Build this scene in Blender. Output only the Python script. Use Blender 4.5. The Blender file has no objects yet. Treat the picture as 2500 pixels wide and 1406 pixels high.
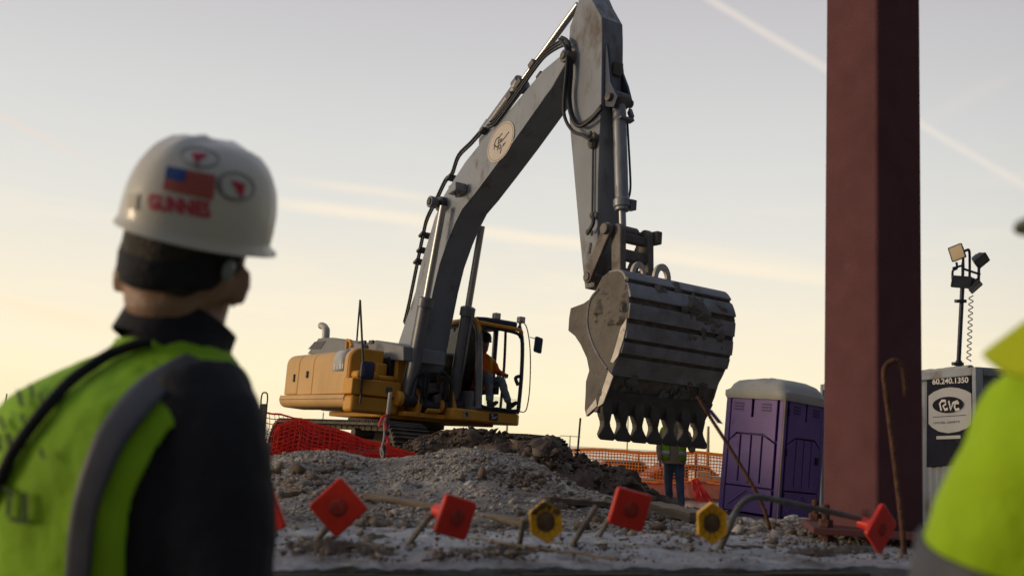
import bpy, bmesh, math, random
import numpy as np
from mathutils import Vector, Matrix, noise
from mathutils.bvhtree import BVHTree
random.seed(7); RNG = np.random.default_rng(7)
SC = bpy.context.scene
COL = SC.collection

# ------------------------------------------------------------------ camera
FPX, CX, CY = 2516.0, 1250.0, 703.0          # focal length and centre in photo pixels
TH, RO = math.radians(8.5), math.radians(3.0)
CAM = Vector((0, 0, 1.35))
FW = Vector((0, math.cos(TH), math.sin(TH)))
_r0 = Vector((1, 0, 0)); _u0 = Vector((0, -math.sin(TH), math.cos(TH)))
RT = math.cos(RO) * _r0 + math.sin(RO) * _u0
UPV = math.cos(RO) * _u0 - math.sin(RO) * _r0
cd = bpy.data.cameras.new('camera'); cam = bpy.data.objects.new('camera', cd); COL.objects.link(cam)
cd.sensor_width = 36.0; cd.sensor_fit = 'HORIZONTAL'; cd.lens = FPX * 36.0 / 2500.0
cd.clip_start = 0.05; cd.clip_end = 6000
M = Matrix((RT, UPV, -FW)).transposed().to_4x4(); M.translation = CAM
cam.matrix_world = M
cd.dof.use_dof = True; cd.dof.focus_distance = 11.0; cd.dof.aperture_fstop = 2.9
SC.camera = cam

# ------------------------------------------------------------------ light
SC.view_settings.view_transform = 'Standard'; SC.view_settings.look = 'None'
SC.view_settings.exposure = 0.0; SC.view_settings.gamma = 1.0; SC.view_settings.use_curve_mapping = False
SUN_EL, SUN_AZ = math.radians(5.0), math.radians(-95.0)      # azimuth from +Y towards +X
SUND = Vector((math.sin(SUN_AZ) * math.cos(SUN_EL), math.cos(SUN_AZ) * math.cos(SUN_EL), math.sin(SUN_EL)))
sl = bpy.data.lights.new('sun', 'SUN'); sun = bpy.data.objects.new('sun', sl); COL.objects.link(sun)
sl.energy = 1.5; sl.angle = math.radians(14); sl.color = (1.0, 0.76, 0.50)
sun.rotation_euler = SUND.to_track_quat('Z', 'Y').to_euler()

def ray(px, py): return FW + RT * ((px - CX) / FPX) + UPV * ((CY - py) / FPX)
def P(px, py, D): return CAM + ray(px, py) * D
def Pz(px, py, z):
    d = ray(px, py); return CAM + d * ((z - CAM.z) / d.z)
def hor(px): return CY + FPX * math.tan(TH) / math.cos(RO) + math.tan(RO) * (px - CX)
def proj(p):
    v = Vector(p) - CAM; d = v.dot(FW); return CX + FPX * v.dot(RT) / d, CY - FPX * v.dot(UPV) / d

world = bpy.data.worlds.new('World'); SC.world = world; world.use_nodes = True
nt = world.node_tree; nt.nodes.clear()
def nd(t, **k):
    n = nt.nodes.new(t)
    for a, b in k.items(): setattr(n, a, b)
    return n
def lk(a, b): nt.links.new(a, b)
def mth(op, a, b=None, c=None, clamp=False):
    n = nd('ShaderNodeMath', operation=op); n.use_clamp = clamp
    for i, x in enumerate((a, b, c)):
        if x is None: continue
        if isinstance(x, (int, float)): n.inputs[i].default_value = x
        else: lk(x, n.inputs[i])
    return n.outputs[0]
def vdot(v, w):
    n = nd('ShaderNodeVectorMath', operation='DOT_PRODUCT'); lk(v, n.inputs[0]); n.inputs[1].default_value = tuple(w)
    return n.outputs['Value']
def ramp(fac, stops, interp='LINEAR'):
    n = nd('ShaderNodeValToRGB'); n.color_ramp.interpolation = interp
    e = n.color_ramp.elements
    while len(e) < len(stops): e.new(0.5)
    for i, (p, c) in enumerate(stops): e[i].position = p; e[i].color = (c[0], c[1], c[2], 1)
    lk(fac, n.inputs[0]); return n.outputs[0]
def smooth(v, a, b, lo=0.0, hi=1.0):
    n = nd('ShaderNodeMapRange', interpolation_type='SMOOTHSTEP'); lk(v, n.inputs[0])
    for i, x in enumerate((a, b, lo, hi)): n.inputs[i + 1].default_value = x
    return n.outputs[0]
def mixc(fac, a, b, bt='MIX'):
    n = nd('ShaderNodeMix', data_type='RGBA', blend_type=bt)
    for s, x in ((0, fac), (6, a), (7, b)):
        if isinstance(x, (int, float)): n.inputs[s].default_value = x
        elif isinstance(x, tuple): n.inputs[s].default_value = (*x, 1)
        else: lk(x, n.inputs[s])
    return n.outputs[2]
tc = nd('ShaderNodeTexCoord').outputs['Generated']
sep = nd('ShaderNodeSeparateXYZ'); lk(tc, sep.inputs[0])
zel = sep.outputs['Z']
grad = ramp(zel, [(0.0, (0.97, 0.83, 0.52)), (0.05, (0.985, 0.88, 0.61)), (0.12, (0.91, 0.825, 0.66)), (0.20, (0.765, 0.745, 0.685)),
                  (0.29, (0.665, 0.665, 0.655)), (0.42, (0.535, 0.515, 0.535)), (0.70, (0.36, 0.37, 0.42)), (1.0, (0.25, 0.275, 0.35))])
# darker, bluer sky away from the sunset
west = vdot(tc, Vector((-0.62, 0.78, 0)).normalized())
wf = smooth(west, -0.60, 0.62)
east = ramp(zel, [(0.0, (0.022, 0.023, 0.034)), (0.3, (0.040, 0.047, 0.072)), (0.6, (0.10, 0.115, 0.16)), (1.0, (0.25, 0.275, 0.35))])
base = mixc(wf, east, grad)
# thin wisps and old vapour trails, each a band about a great circle of the sky
mp = nd('ShaderNodeMapping'); lk(tc, mp.inputs[0]); mp.inputs['Scale'].default_value = (3, 3, 16); mp.inputs['Rotation'].default_value = (0, math.radians(9), 0)
nz = nd('ShaderNodeTexNoise'); nz.inputs['Scale'].default_value = 2.2; nz.inputs['Detail'].default_value = 7; nz.inputs['Roughness'].default_value = 0.55; lk(mp.outputs[0], nz.inputs[0])
wisp = smooth(nz.outputs['Fac'], 0.48, 0.75)
wisp = mth('MULTIPLY', wisp, smooth(zel, 0.34, 0.02))
base = mixc(mth('MULTIPLY', wisp, 0.48), base, (1.0, 0.88, 0.66))
nz2 = nd('ShaderNodeTexNoise'); nz2.inputs['Scale'].default_value = 9; nz2.inputs['Detail'].default_value = 5; lk(tc, nz2.inputs[0])
wob = mth('SUBTRACT', nz2.outputs['Fac'], 0.5)
nz3 = nd('ShaderNodeTexNoise'); nz3.inputs['Scale'].default_value = 5; nz3.inputs['Detail'].default_value = 6; lk(tc, nz3.inputs[0])
def band(p0, p1, w, strength, col, fade=0.10):
    a = ray(*p0).normalized(); b = ray(*p1).normalized()
    n = a.cross(b).normalized(); mid = (a + b).normalized(); al = n.cross(mid); half = max(abs(a.dot(al)), abs(b.dot(al)))
    global base
    s = mth('ABSOLUTE', mth('ADD', vdot(tc, n), mth('MULTIPLY', wob, w * 0.9)))
    m = smooth(s, w, 0.0)
    e = smooth(mth('ABSOLUTE', vdot(tc, al)), half + fade, half - fade)
    m = mth('MULTIPLY', mth('MULTIPLY', m, e), smooth(west, -0.1, 0.2))
    m = mth('MULTIPLY', m, mth('ADD', mth('MULTIPLY', nz3.outputs['Fac'], 1.2), 0.35))
    base = mixc(mth('MULTIPLY', m, strength), base, col)
warm = (1.0, 0.86, 0.66)
band((1690, -25), (2560, 487), 0.0065, 0.36, (0.92, 0.80, 0.68), 0.03)
band((660, 490), (2050, 690), 0.0105, 0.60, warm, 0.07)
band((760, 445), (1080, 492), 0.008, 0.35, warm, 0.05)
band((1560, 588), (2150, 690), 0.016, 0.35, warm, 0.06)
band((-60, 255), (190, 378), 0.0055, 0.30, (0.90, 0.68, 0.55), 0.03)
band((-200, 690), (300, 800), 0.013, 0.50, (1.0, 0.80, 0.56), 0.07)
band((-200, 800), (330, 860), 0.010, 0.35, (0.93, 0.86, 0.70), 0.07)
band((2240, 300), (2480, 180), 0.012, 0.14, (0.85, 0.74, 0.66), 0.05)
sky = nd('ShaderNodeTexSky', sky_type='NISHITA'); sky.sun_disc = False
sky.sun_elevation = SUN_EL; sky.sun_rotation = SUN_AZ; sky.air_density = 1.0; sky.dust_density = 3.0
bg1 = nd('ShaderNodeBackground'); lk(base, bg1.inputs[0]); bg1.inputs[1].default_value = 1.17
bg2 = nd('ShaderNodeBackground'); lk(sky.outputs[0], bg2.inputs[0]); bg2.inputs[1].default_value = 0.08
mx = nd('ShaderNodeMixShader'); mx.inputs[0].default_value = 0.12; lk(bg1.outputs[0], mx.inputs[1]); lk(bg2.outputs[0], mx.inputs[2])
wo = nd('ShaderNodeOutputWorld'); lk(mx.outputs[0], wo.inputs[0])

# ------------------------------------------------------------------ materials
MATS = {}
def mk(name, col, rough=0.6, metal=0.0, var=0.12, scale=3.0, bump=0.0, bscale=40.0, dirt=0.0, dcol=(0.16, 0.13, 0.10), dscale=2.5,
       trans=0.0, transcol=None, stretch=None, spec=0.4, coat=0.0, emit=None, bdist=0.02):
    if name in MATS: return MATS[name]
    m = bpy.data.materials.new(name); m.use_nodes = True; t = m.node_tree; b = t.nodes['Principled BSDF']
    N = t.nodes.new; L = t.links.new
    co = N('ShaderNodeTexCoord').outputs['Object']
    if stretch:
        mpn = N('ShaderNodeMapping'); mpn.inputs['Scale'].default_value = stretch; L(co, mpn.inputs[0]); co = mpn.outputs[0]
    n1 = N('ShaderNodeTexNoise'); n1.inputs['Scale'].default_value = scale; n1.inputs['Detail'].default_value = 6; L(co, n1.inputs[0])
    r = N('ShaderNodeValToRGB'); r.color_ramp.elements[0].position = 0.3; r.color_ramp.elements[1].position = 0.7
    r.color_ramp.elements[0].color = (*[c * (1 - var) for c in col], 1); r.color_ramp.elements[1].color = (*[min(1, c * (1 + var)) for c in col], 1)
    L(n1.outputs['Fac'], r.inputs[0]); out = r.outputs[0]
    b.inputs['Roughness'].default_value = rough; b.inputs['Metallic'].default_value = metal; b.inputs['Specular IOR Level'].default_value = spec
    b.inputs['Coat Weight'].default_value = coat
    if dirt > 0:
        n2 = N('ShaderNodeTexNoise'); n2.inputs['Scale'].default_value = dscale; n2.inputs['Detail'].default_value = 9; n2.inputs['Roughness'].default_value = 0.68; L(co, n2.inputs[0])
        mr = N('ShaderNodeMapRange'); mr.inputs[1].default_value = 0.68 - 0.35 * dirt; mr.inputs[2].default_value = 0.80 - 0.28 * dirt
        L(n2.outputs['Fac'], mr.inputs[0])
        mxn = N('ShaderNodeMix'); mxn.data_type = 'RGBA'; L(mr.outputs[0], mxn.inputs[0]); L(out, mxn.inputs[6]); mxn.inputs[7].default_value = (*dcol, 1)
        out = mxn.outputs[2]
        rr = N('ShaderNodeMapRange'); L(mr.outputs[0], rr.inputs[0]); rr.inputs[3].default_value = rough; rr.inputs[4].default_value = 0.92; L(rr.outputs[0], b.inputs['Roughness'])
        mm = N('ShaderNodeMapRange'); L(mr.outputs[0], mm.inputs[0]); mm.inputs[3].default_value = metal; mm.inputs[4].default_value = 0.0; L(mm.outputs[0], b.inputs['Metallic'])
    L(out, b.inputs['Base Color'])
    if bump > 0:
        n3 = N('ShaderNodeTexNoise'); n3.inputs['Scale'].default_value = bscale; n3.inputs['Detail'].default_value = 8; L(co, n3.inputs[0])
        bp = N('ShaderNodeBump'); bp.inputs['Strength'].default_value = bump; bp.inputs['Distance'].default_value = bdist; L(n3.outputs['Fac'], bp.inputs['Height']); L(bp.outputs[0], b.inputs['Normal'])
    if emit:
        b.inputs['Emission Color'].default_value = (*emit[0], 1); b.inputs['Emission Strength'].default_value = emit[1]
    if trans > 0:
        tr = N('ShaderNodeBsdfTranslucent'); tr.inputs[0].default_value = (*(transcol or col), 1)
        ms = N('ShaderNodeMixShader'); ms.inputs[0].default_value = trans
        L(b.outputs[0], ms.inputs[1]); L(tr.outputs[0], ms.inputs[2]); L(ms.outputs[0], t.nodes['Material Output'].inputs[0])
    MATS[name] = m; return m
def mk_glass(name, tint, refl=0.10):
    if name in MATS: return MATS[name]
    m = bpy.data.materials.new(name); m.use_nodes = True; t = m.node_tree; t.nodes.clear(); N = t.nodes.new; L = t.links.new
    tr = N('ShaderNodeBsdfTransparent'); tr.inputs[0].default_value = (*tint, 1)
    co = N('ShaderNodeTexCoord'); nz = N('ShaderNodeTexNoise'); nz.inputs['Scale'].default_value = 2.5; nz.inputs['Detail'].default_value = 8; L(co.outputs['Object'], nz.inputs[0])
    df = N('ShaderNodeBsdfDiffuse'); df.inputs[0].default_value = (0.35, 0.34, 0.31, 1)
    mr = N('ShaderNodeMapRange'); L(nz.outputs['Fac'], mr.inputs[0]); mr.inputs[1].default_value = 0.35; mr.inputs[2].default_value = 0.75; mr.inputs[3].default_value = 0.0; mr.inputs[4].default_value = 0.10
    m1 = N('ShaderNodeMixShader'); L(mr.outputs[0], m1.inputs[0]); L(tr.outputs[0], m1.inputs[1]); L(df.outputs[0], m1.inputs[2])
    gl = N('ShaderNodeBsdfGlossy'); gl.inputs['Roughness'].default_value = 0.05
    fr = N('ShaderNodeFresnel'); fr.inputs[0].default_value = 1.5
    m2 = N('ShaderNodeMixShader'); L(fr.outputs[0], m2.inputs[0]); L(m1.outputs[0], m2.inputs[1]); L(gl.outputs[0], m2.inputs[2])
    o = N('ShaderNodeOutputMaterial'); L(m2.outputs[0], o.inputs[0]); MATS[name] = m; return m

# ------------------------------------------------------------------ builders
OFF = {}
SPLIT = {'hose_clamp', 'pipe_bracket', 'ram_foot', 'hose_bracket', 'pin_cap', 'roof_lamp', 'valve_block', 'swivel_block', 'roller', 'front_hose', 'boom_hose', 'stick_hose', 'ram_pipe', 'step_plate', 'hood_hinge', 'ram_eye', 'steel_pipe', 'label_mark', 'armrest_console'}
def V(p): return p if isinstance(p, Vector) else Vector(p)
def frame(d, hint=None):
    d = d.normalized(); h = V(hint) if hint is not None else (Vector((0, 0, 1)) if abs(d.z) < 0.9 else Vector((1, 0, 0)))
    x = h.cross(d)
    if x.length < 1e-6: x = Vector((0, 1, 0)).cross(d)
    x.normalize(); return x, d.cross(x)
class MB:
    def __init__(s): s.v = []; s.f = []
    def add(s, vs, fs):
        o = len(s.v); s.v += [V(p) for p in vs]; s.f += [tuple(i + o for i in f) for f in fs]; return s
    def box(s, c, ax, ay, az):           # centre and three half axes
        c, ax, ay, az = V(c), V(ax), V(ay), V(az)
        vs = [c + ax * i + ay * j + az * k for k in (-1, 1) for j in (-1, 1) for i in (-1, 1)]
        return s.add(vs, [(0, 2, 3, 1), (4, 5, 7, 6), (0, 1, 5, 4), (2, 6, 7, 3), (0, 4, 6, 2), (1, 3, 7, 5)])
    def abox(s, lo, hi):
        c = [(a + b) / 2 for a, b in zip(lo, hi)]; h = [(b - a) / 2 for a, b in zip(lo, hi)]
        return s.box(c, (h[0], 0, 0), (0, h[1], 0), (0, 0, h[2]))
    def prism(s, pts, off):
        n = len(pts); off = V(off); a = [V(p) for p in pts]; b = [p + off for p in a]
        return s.add(a + b, [tuple(range(n))[::-1], tuple(range(n, 2 * n))] + [(i, (i + 1) % n, n + (i + 1) % n, n + i) for i in range(n)])
    def loft(s, rings, cap=True, closed=True):
        n = len(rings[0]); o = []
        for r in rings: o += r
        fs = []
        for k in range(len(rings) - 1):
            for i in range(n if closed else n - 1):
                j = (i + 1) % n; fs.append((k * n + i, k * n + j, (k + 1) * n + j, (k + 1) * n + i))
        if cap: fs += [tuple(range(n))[::-1], tuple(range((len(rings) - 1) * n, len(rings) * n))]
        return s.add(o, fs)
    def tube(s, pts, r, n=8, cap=True, hint=None, flat=1.0):
        pts = [V(p) for p in pts]; m = len(pts); rr = r if isinstance(r, (list, tuple)) else [r] * m
        rings = []; x = None
        for i, p in enumerate(pts):
            d = (pts[min(i + 1, m - 1)] - pts[max(i - 1, 0)]).normalized()
            if x is None: x, y = frame(d, hint)
            else:
                x = (x - d * x.dot(d)).normalized(); y = d.cross(x)
            rings.append([p + x * math.cos(2 * math.pi * k / n) * rr[i] + y * math.sin(2 * math.pi * k / n) * rr[i] * flat for k in range(n)])
        return s.loft(rings, cap)
    def cyl(s, a, b, r, n=16): return s.tube([a, b], r, n)
    def ball(s, c, rx, ry=None, rz=None, ax=None, n=12, m=8):
        ry = ry or rx; rz = rz or rx; X, Y, Z = ax or (Vector((1, 0, 0)), Vector((0, 1, 0)), Vector((0, 0, 1))); c = V(c)
        rings = []
        for i in range(m + 1):
            t = math.pi * (0.02 + 0.96 * i / m)
            rings.append([c + X * rx * math.sin(t) * math.cos(2 * math.pi * k / n) + Y * ry * math.sin(t) * math.sin(2 * math.pi * k / n) - Z * rz * math.cos(t) for k in range(n)])
        return s.loft(rings)
    def grid(s, rows):
        n = len(rows[0]); o = []
        for r in rows: o += r
        return s.add(o, [(k * n + i, k * n + i + 1, (k + 1) * n + i + 1, (k + 1) * n + i) for k in range(len(rows) - 1) for i in range(n - 1)])
    def ribbon(s, pts, w, nrm):
        pts = [V(p) for p in pts]; nrm = V(nrm).normalized(); rows = []
        for i, p in enumerate(pts):
            d = (pts[min(i + 1, len(pts) - 1)] - pts[max(i - 1, 0)]).normalized(); q = nrm.cross(d).normalized() * w / 2
            rows.append([p - q, p + q])
        return s.grid(rows)
    def comps(s):
        par = list(range(len(s.v)))
        def fd(i):
            while par[i] != i: par[i] = par[par[i]]; i = par[i]
            return i
        for f in s.f:
            r = fd(f[0])
            for i in f[1:]: par[fd(i)] = r
        grp = {}
        for f in s.f: grp.setdefault(fd(f[0]), []).append(f)
        out = []
        for fs in grp.values():
            ids = sorted({i for f in fs for i in f}); mp_ = {i: k for k, i in enumerate(ids)}
            m = MB(); m.v = [s.v[i] for i in ids]; m.f = [tuple(mp_[i] for i in f) for f in fs]; out.append(m)
        return out
    def build(s, name, mat, parent=None, bev=0.0, ang=35, kind=None, remesh=0.0, subs=0, disp=0.0, dsc=0.08, solid=0.0, off=None):
        if name in SPLIT:
            comps = s.comps()
            if len(comps) > 1: return [c.build(name, mat, parent, bev, ang, kind, remesh, subs, disp, dsc, solid, off) for c in comps][0]
        me = bpy.data.meshes.new(name)
        o = OFF[parent] if parent is not None else (off or Vector((0, 0, 0)))
        me.from_pydata([tuple(p - o) for p in s.v], [], s.f); me.update()
        bm = bmesh.new(); bm.from_mesh(me); bmesh.ops.recalc_face_normals(bm, faces=bm.faces); bm.to_mesh(me); bm.free()
        return link(name, me, mat, parent, bev, ang, kind, remesh, subs, disp, dsc, solid, o)
def link(name, me, mat, parent=None, bev=0, ang=35, kind=None, remesh=0, subs=0, disp=0, dsc=0.08, solid=0, o=None):
    me.materials.append(mat)
    me.polygons.foreach_set('use_smooth', [True] * len(me.polygons))
    if not remesh and ang < 180: me.set_sharp_from_angle(angle=math.radians(ang))
    ob = bpy.data.objects.new(name, me); COL.objects.link(ob)
    if parent is not None: ob.parent = parent
    else: ob.location = o if o is not None else (0, 0, 0)
    OFF[ob] = o if o is not None else Vector((0, 0, 0))
    if solid: md = ob.modifiers.new('solid', 'SOLIDIFY'); md.thickness = solid
    if remesh:
        md = ob.modifiers.new('remesh', 'REMESH'); md.mode = 'VOXEL'; md.voxel_size = remesh; md.use_smooth_shade = True
        sm = ob.modifiers.new('smooth', 'SMOOTH'); sm.iterations = 6; sm.factor = 0.5
    if disp:
        tx = bpy.data.textures.new('folds', 'CLOUDS'); tx.noise_scale = dsc; tx.noise_depth = 2
        md = ob.modifiers.new('disp', 'DISPLACE'); md.texture = tx; md.strength = disp; md.mid_level = 0.5; md.texture_coords = 'LOCAL'
    if bev: md = ob.modifiers.new('bevel', 'BEVEL'); md.width = bev; md.segments = 2; md.limit_method = 'ANGLE'; md.angle_limit = math.radians(40)
    if subs: md = ob.modifiers.new('subs', 'SUBSURF'); md.levels = subs; md.render_levels = subs
    if kind: ob['kind'] = kind
    return ob
def tag(o, label, cat, group=None):
    o['label'] = label; o['category'] = cat
    if group: o['group'] = group
    return o
def thing(name, label, cat, loc, group=None):
    o = bpy.data.objects.new(name, None); COL.objects.link(o); o.location = loc; o.empty_display_size = 0.2
    OFF[o] = V(loc).copy(); return tag(o, label, cat, group)
def crv(pts, k=5):                       # Catmull-Rom through points
    pts = [V(p) for p in pts]; o = []
    for i in range(len(pts) - 1):
        a, b, c, d = pts[max(i - 1, 0)], pts[i], pts[i + 1], pts[min(i + 2, len(pts) - 1)]
        for j in range(k):
            t = j / k
            o.append(0.5 * ((2 * b) + (c - a) * t + (2 * a - 5 * b + 4 * c - d) * t * t + (3 * b - a - 3 * c + d) * t ** 3))
    o.append(pts[-1]); return o
def lerp(tab, x):
    if x <= tab[0][0]: return tab[0][1]
    for (a, p), (b, q) in zip(tab, tab[1:]):
        if x <= b: return p + (q - p) * (x - a) / (b - a)
    return tab[-1][1]
def sst(a, b, x):
    t = max(0, min(1, (x - a) / (b - a))); return t * t * (3 - 2 * t)
def fbm(x, y, z=0.0, o=4): return noise.fractal(Vector((x, y, z)), 1.0, 2.1, o)
FONT = None
def text_mesh(txt, size, bold=0.0):
    c = bpy.data.curves.new('txt', 'FONT'); c.body = txt; c.size = size; c.align_x = 'CENTER'; c.align_y = 'CENTER'; c.offset = bold
    o = bpy.data.objects.new('txt', c); COL.objects.link(o)
    dg = bpy.context.evaluated_depsgraph_get(); me = bpy.data.meshes.new_from_object(o.evaluated_get(dg))
    vs = [v.co.copy() for v in me.vertices]; fs = [tuple(p.vertices) for p in me.polygons]
    bpy.data.objects.remove(o); bpy.data.meshes.remove(me); bpy.data.curves.remove(c)
    return vs, fs
def text_on(txt, size, c, ax, ay, name, mat, parent, bold=0.0, fn=None):
    vs, fs = text_mesh(txt, size, bold); mb = MB()
    mb.add([fn(p.x, p.y) if fn else V(c) + V(ax) * p.x + V(ay) * p.y for p in vs], fs)
    return mb.build(name, mat, parent, ang=180)

# ------------------------------------------------------------------ setting: ground, slab, mounds
m_gravel = mk('gravel', (0.35, 0.31, 0.265), 0.95, var=0.35, scale=2.2, bump=1.0, bscale=55, dirt=0.45, dcol=(0.20, 0.145, 0.09), dscale=0.9)
m_soil = mk('soil', (0.090, 0.060, 0.040), 0.95, var=0.45, scale=4, bump=1.0, bscale=22, dirt=0.35, dcol=(0.15, 0.12, 0.095), dscale=3)
m_ground = mk('ground', (0.30, 0.24, 0.165), 0.24, var=0.25, scale=0.6, bump=0.25, bscale=9, spec=0.5)
m_slab = mk('slab', (0.37, 0.37, 0.375), 0.85, var=0.25, scale=5, bump=0.7, bscale=30, dirt=0.5, dcol=(0.17, 0.15, 0.13), dscale=3.5)
m_form = mk('form_wood', (0.085, 0.058, 0.034), 0.85, var=0.4, scale=4, bump=0.4, bscale=30, stretch=(0.5, 4, 8))

def gh(x, y):
    b = 0.33 * sst(2.6, 3.3, y) - 0.9 * sst(27, 38, y)
    dx, dy = x + 1.6, y - 17.0
    b += 0.22 * math.exp(-(dx * dx / 16 + dy * dy / 9))
    if 5 < y < 60: b += 0.05 * fbm(x * 0.5, y * 0.5, 3)
    return b
def axis(lo, hi, fine, step, gr=1.25):
    a = [-fine]
    while a[-1] < fine: a.append(a[-1] + step)
    s = step
    while a[-1] < hi: s *= gr; a.append(a[-1] + s)
    s = step
    while a[0] > lo: s *= gr; a.insert(0, a[0] - s)
    return a
mb = MB()
xs, ys = axis(-3500, 3500, 14, 0.5), [y + 12 for y in axis(-60, 4500, 14, 0.5)]
mb.grid([[Vector((x, y, gh(x, y))) for x in xs] for y in ys]); mb.build('ground', m_ground, kind='structure', ang=180)

SLZ = 1.01
def edge(px, front): return Pz(px, 1377 if front else 1290 + (px - 660) * 0.021, SLZ)
fdir = (edge(2200, True) - edge(500, True)).normalized(); bdir = Vector((-fdir.y, fdir.x, 0))
mb = MB(); rows = []
NX = 320
for j in range(46):
    t = j / 45; r = []
    for i in range(NX + 1):
        px = -500 + 3400 * i / NX; a, b = edge(px, True), edge(px, False) + bdir * 0.1
        p = a.lerp(b, t)
        h = 0.011 * fbm(p.x * 5, p.y * 5, 1) + 0.006 * fbm(p.x * 22, p.y * 22, 5)
        h += 0.016 * max(0, fbm(p.x * 7 + 4, p.y * 12, 9) - 0.25)
        wob = 0.012 * fbm(p.x * 9, 0.3, 2) * (1 - t)
        p = p + bdir * wob
        p.z += h - 0.012 * (1 - min(1, t * 9)) ** 2
        r.append(p)
    rows.append(r)
rows.insert(0, [Vector((p.x, p.y, SLZ - 0.055)) + bdir * 0.012 for p in rows[0]]); rows.insert(0, [Vector((p.x, p.y, 0.0)) for p in rows[0]])
rows.append([Vector((p.x, p.y, 0.3)) for p in rows[-1]])
mb.grid(rows)
slab = thing('concrete_footing', 'grey concrete footing wall with dusty rough top that the capped bars stand in', 'footing', (edge(1250, True).x, edge(1250, True).y, 0))
mb.build('footing_wall', m_slab, slab, ang=60)
mb = MB()
a, b = edge(-450, True), edge(2105, True)
for k in range(7):
    p, q = a.lerp(b, k / 7), a.lerp(b, (k + 1) / 7 - 0.001)
    c = (p + q) / 2 - bdir * 0.026; c.z = 0.83 - 0.004 * (k % 2)
    mb.box(c, (q - p) / 2, bdir * 0.018, (0, 0, 0.158))
mb.build('form_board', m_form, slab, bev=0.004)

# gravel mound just behind the footing
CREST = [(-400, 1120), (300, 1150), (560, 1142), (650, 1126), (700, 1109), (750, 1101), (800, 1104), (870, 1112), (930, 1119), (980, 1111), (1050, 1106), (1100, 1101), (1150, 1098), (1200, 1102),
         (1250, 1115), (1300, 1133), (1350, 1155), (1400, 1180), (1450, 1203), (1500, 1222), (1550, 1240), (1600, 1260), (1650, 1282), (1700, 1292), (1800, 1283), (1900, 1276), (2000, 1280), (2200, 1290), (2900, 1310)]
def base_pt(px, D):
    p = P(px, hor(px), D); return p
def d0(px): return 0.34 * FPX / (1290 + (px - 660) * 0.021 - hor(px))
def dc(px): return d0(px) + lerp([(0, 3.2), (1250, 3.0), (1700, 0.9), (2200, 1.0)], px)
def mound_z(px, D):
    a, c = d0(px), dc(px); zc = 1.35 - (lerp(CREST, px) - hor(px)) / FPX * c
    t = (D - a) / (c - a); zs = SLZ - 0.02
    if t <= 1:
        t = max(t, 0); z = zs + (zc - zs) * (0.75 * t + 0.25 * t * t * (3 - 2 * t))
    else:
        z = zc + (0.2 - zc) * sst(0, 1, (D - c) / lerp([(1250, 3.2), (1700, 5.0)], px))
        if px < 1600: z -= 0
    return z
def mound_p(px, D):
    p = base_pt(px, D); z = mound_z(px, D); t = (D - d0(px))
    amp = min(1, max(0, t / 0.35)); near = 1 if D <= dc(px) else 1.0
    z += amp * near * (0.026 * fbm(p.x * 2.3, p.y * 2.3, 2) + 0.012 * fbm(p.x * 8, p.y * 8, 4) + 0.006 * fbm(p.x * 28, p.y * 28, 7))
    if D < dc(px) * 1.1:
        z += amp * 0.05 * max(0, fbm(p.x * 3.1 + 7, p.y * 2.7, 11) - 0.22)
    return Vector((p.x, p.y, z))
mb = MB(); rows = []
for j in range(131):
    r = []
    for i in range(340):
        px = -500 + 3400 * i / 339; a, c = d0(px) - 0.12, dc(px)
        t = j / 130
        D = a + (c - a) * t / 0.75 if t < 0.75 else c + 6 * ((t - 0.75) / 0.25) ** 1.5
        r.append(mound_p(px, D))
    rows.append(r)
mb.grid(rows); mb.build('gravel_mound', m_gravel, kind='structure', ang=180)

# loose stones over the mound: uncountable
_ic = bmesh.new(); bmesh.ops.create_icosphere(_ic, subdivisions=1, radius=1.0)
IV = np.array([v.co[:] for v in _ic.verts]); IF = np.array([[v.index for v in f.verts] for f in _ic.faces]); _ic.free()
def scatter(name, mat, pts, sizes, flat=0.7, jag=0.25):
    n = len(pts); k = len(IV)
    vs = np.zeros((n, k, 3)); sc = RNG.uniform(0.6, 1.3, (n, 1, 3)) * np.array([1, 1, flat]) * np.array(sizes)[:, None, None]
    jit = 1 + RNG.uniform(-jag, jag, (n, k, 1)); an = RNG.uniform(0, 2 * np.pi, n); ca, sa = np.cos(an)[:, None], np.sin(an)[:, None]
    w = IV[None] * jit * sc; tl = RNG.uniform(-0.5, 0.5, (n, 1))
    x, y, z = w[..., 0], w[..., 1], w[..., 2] + tl * w[..., 0]
    vs[..., 0] = x * ca - y * sa; vs[..., 1] = x * sa + y * ca; vs[..., 2] = z
    vs += np.array(pts)[:, None, :]
    fs = (IF[None] + (np.arange(n) * k)[:, None, None]).reshape(-1, 3)
    me = bpy.data.meshes.new(name); me.vertices.add(n * k); me.vertices.foreach_set('co', vs.reshape(-1))
    me.loops.add(fs.size); me.loops.foreach_set('vertex_index', fs.reshape(-1).astype(np.int32))
    me.polygons.add(len(fs)); me.polygons.foreach_set('loop_start', np.arange(0, fs.size, 3, dtype=np.int32)); me.polygons.foreach_set('loop_total', np.full(len(fs), 3, dtype=np.int32))
    me.update(); me.validate(); me.materials.append(mat)
    ob = bpy.data.objects.new(name, me); COL.objects.link(ob); ob['kind'] = 'stuff'; return ob
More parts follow.
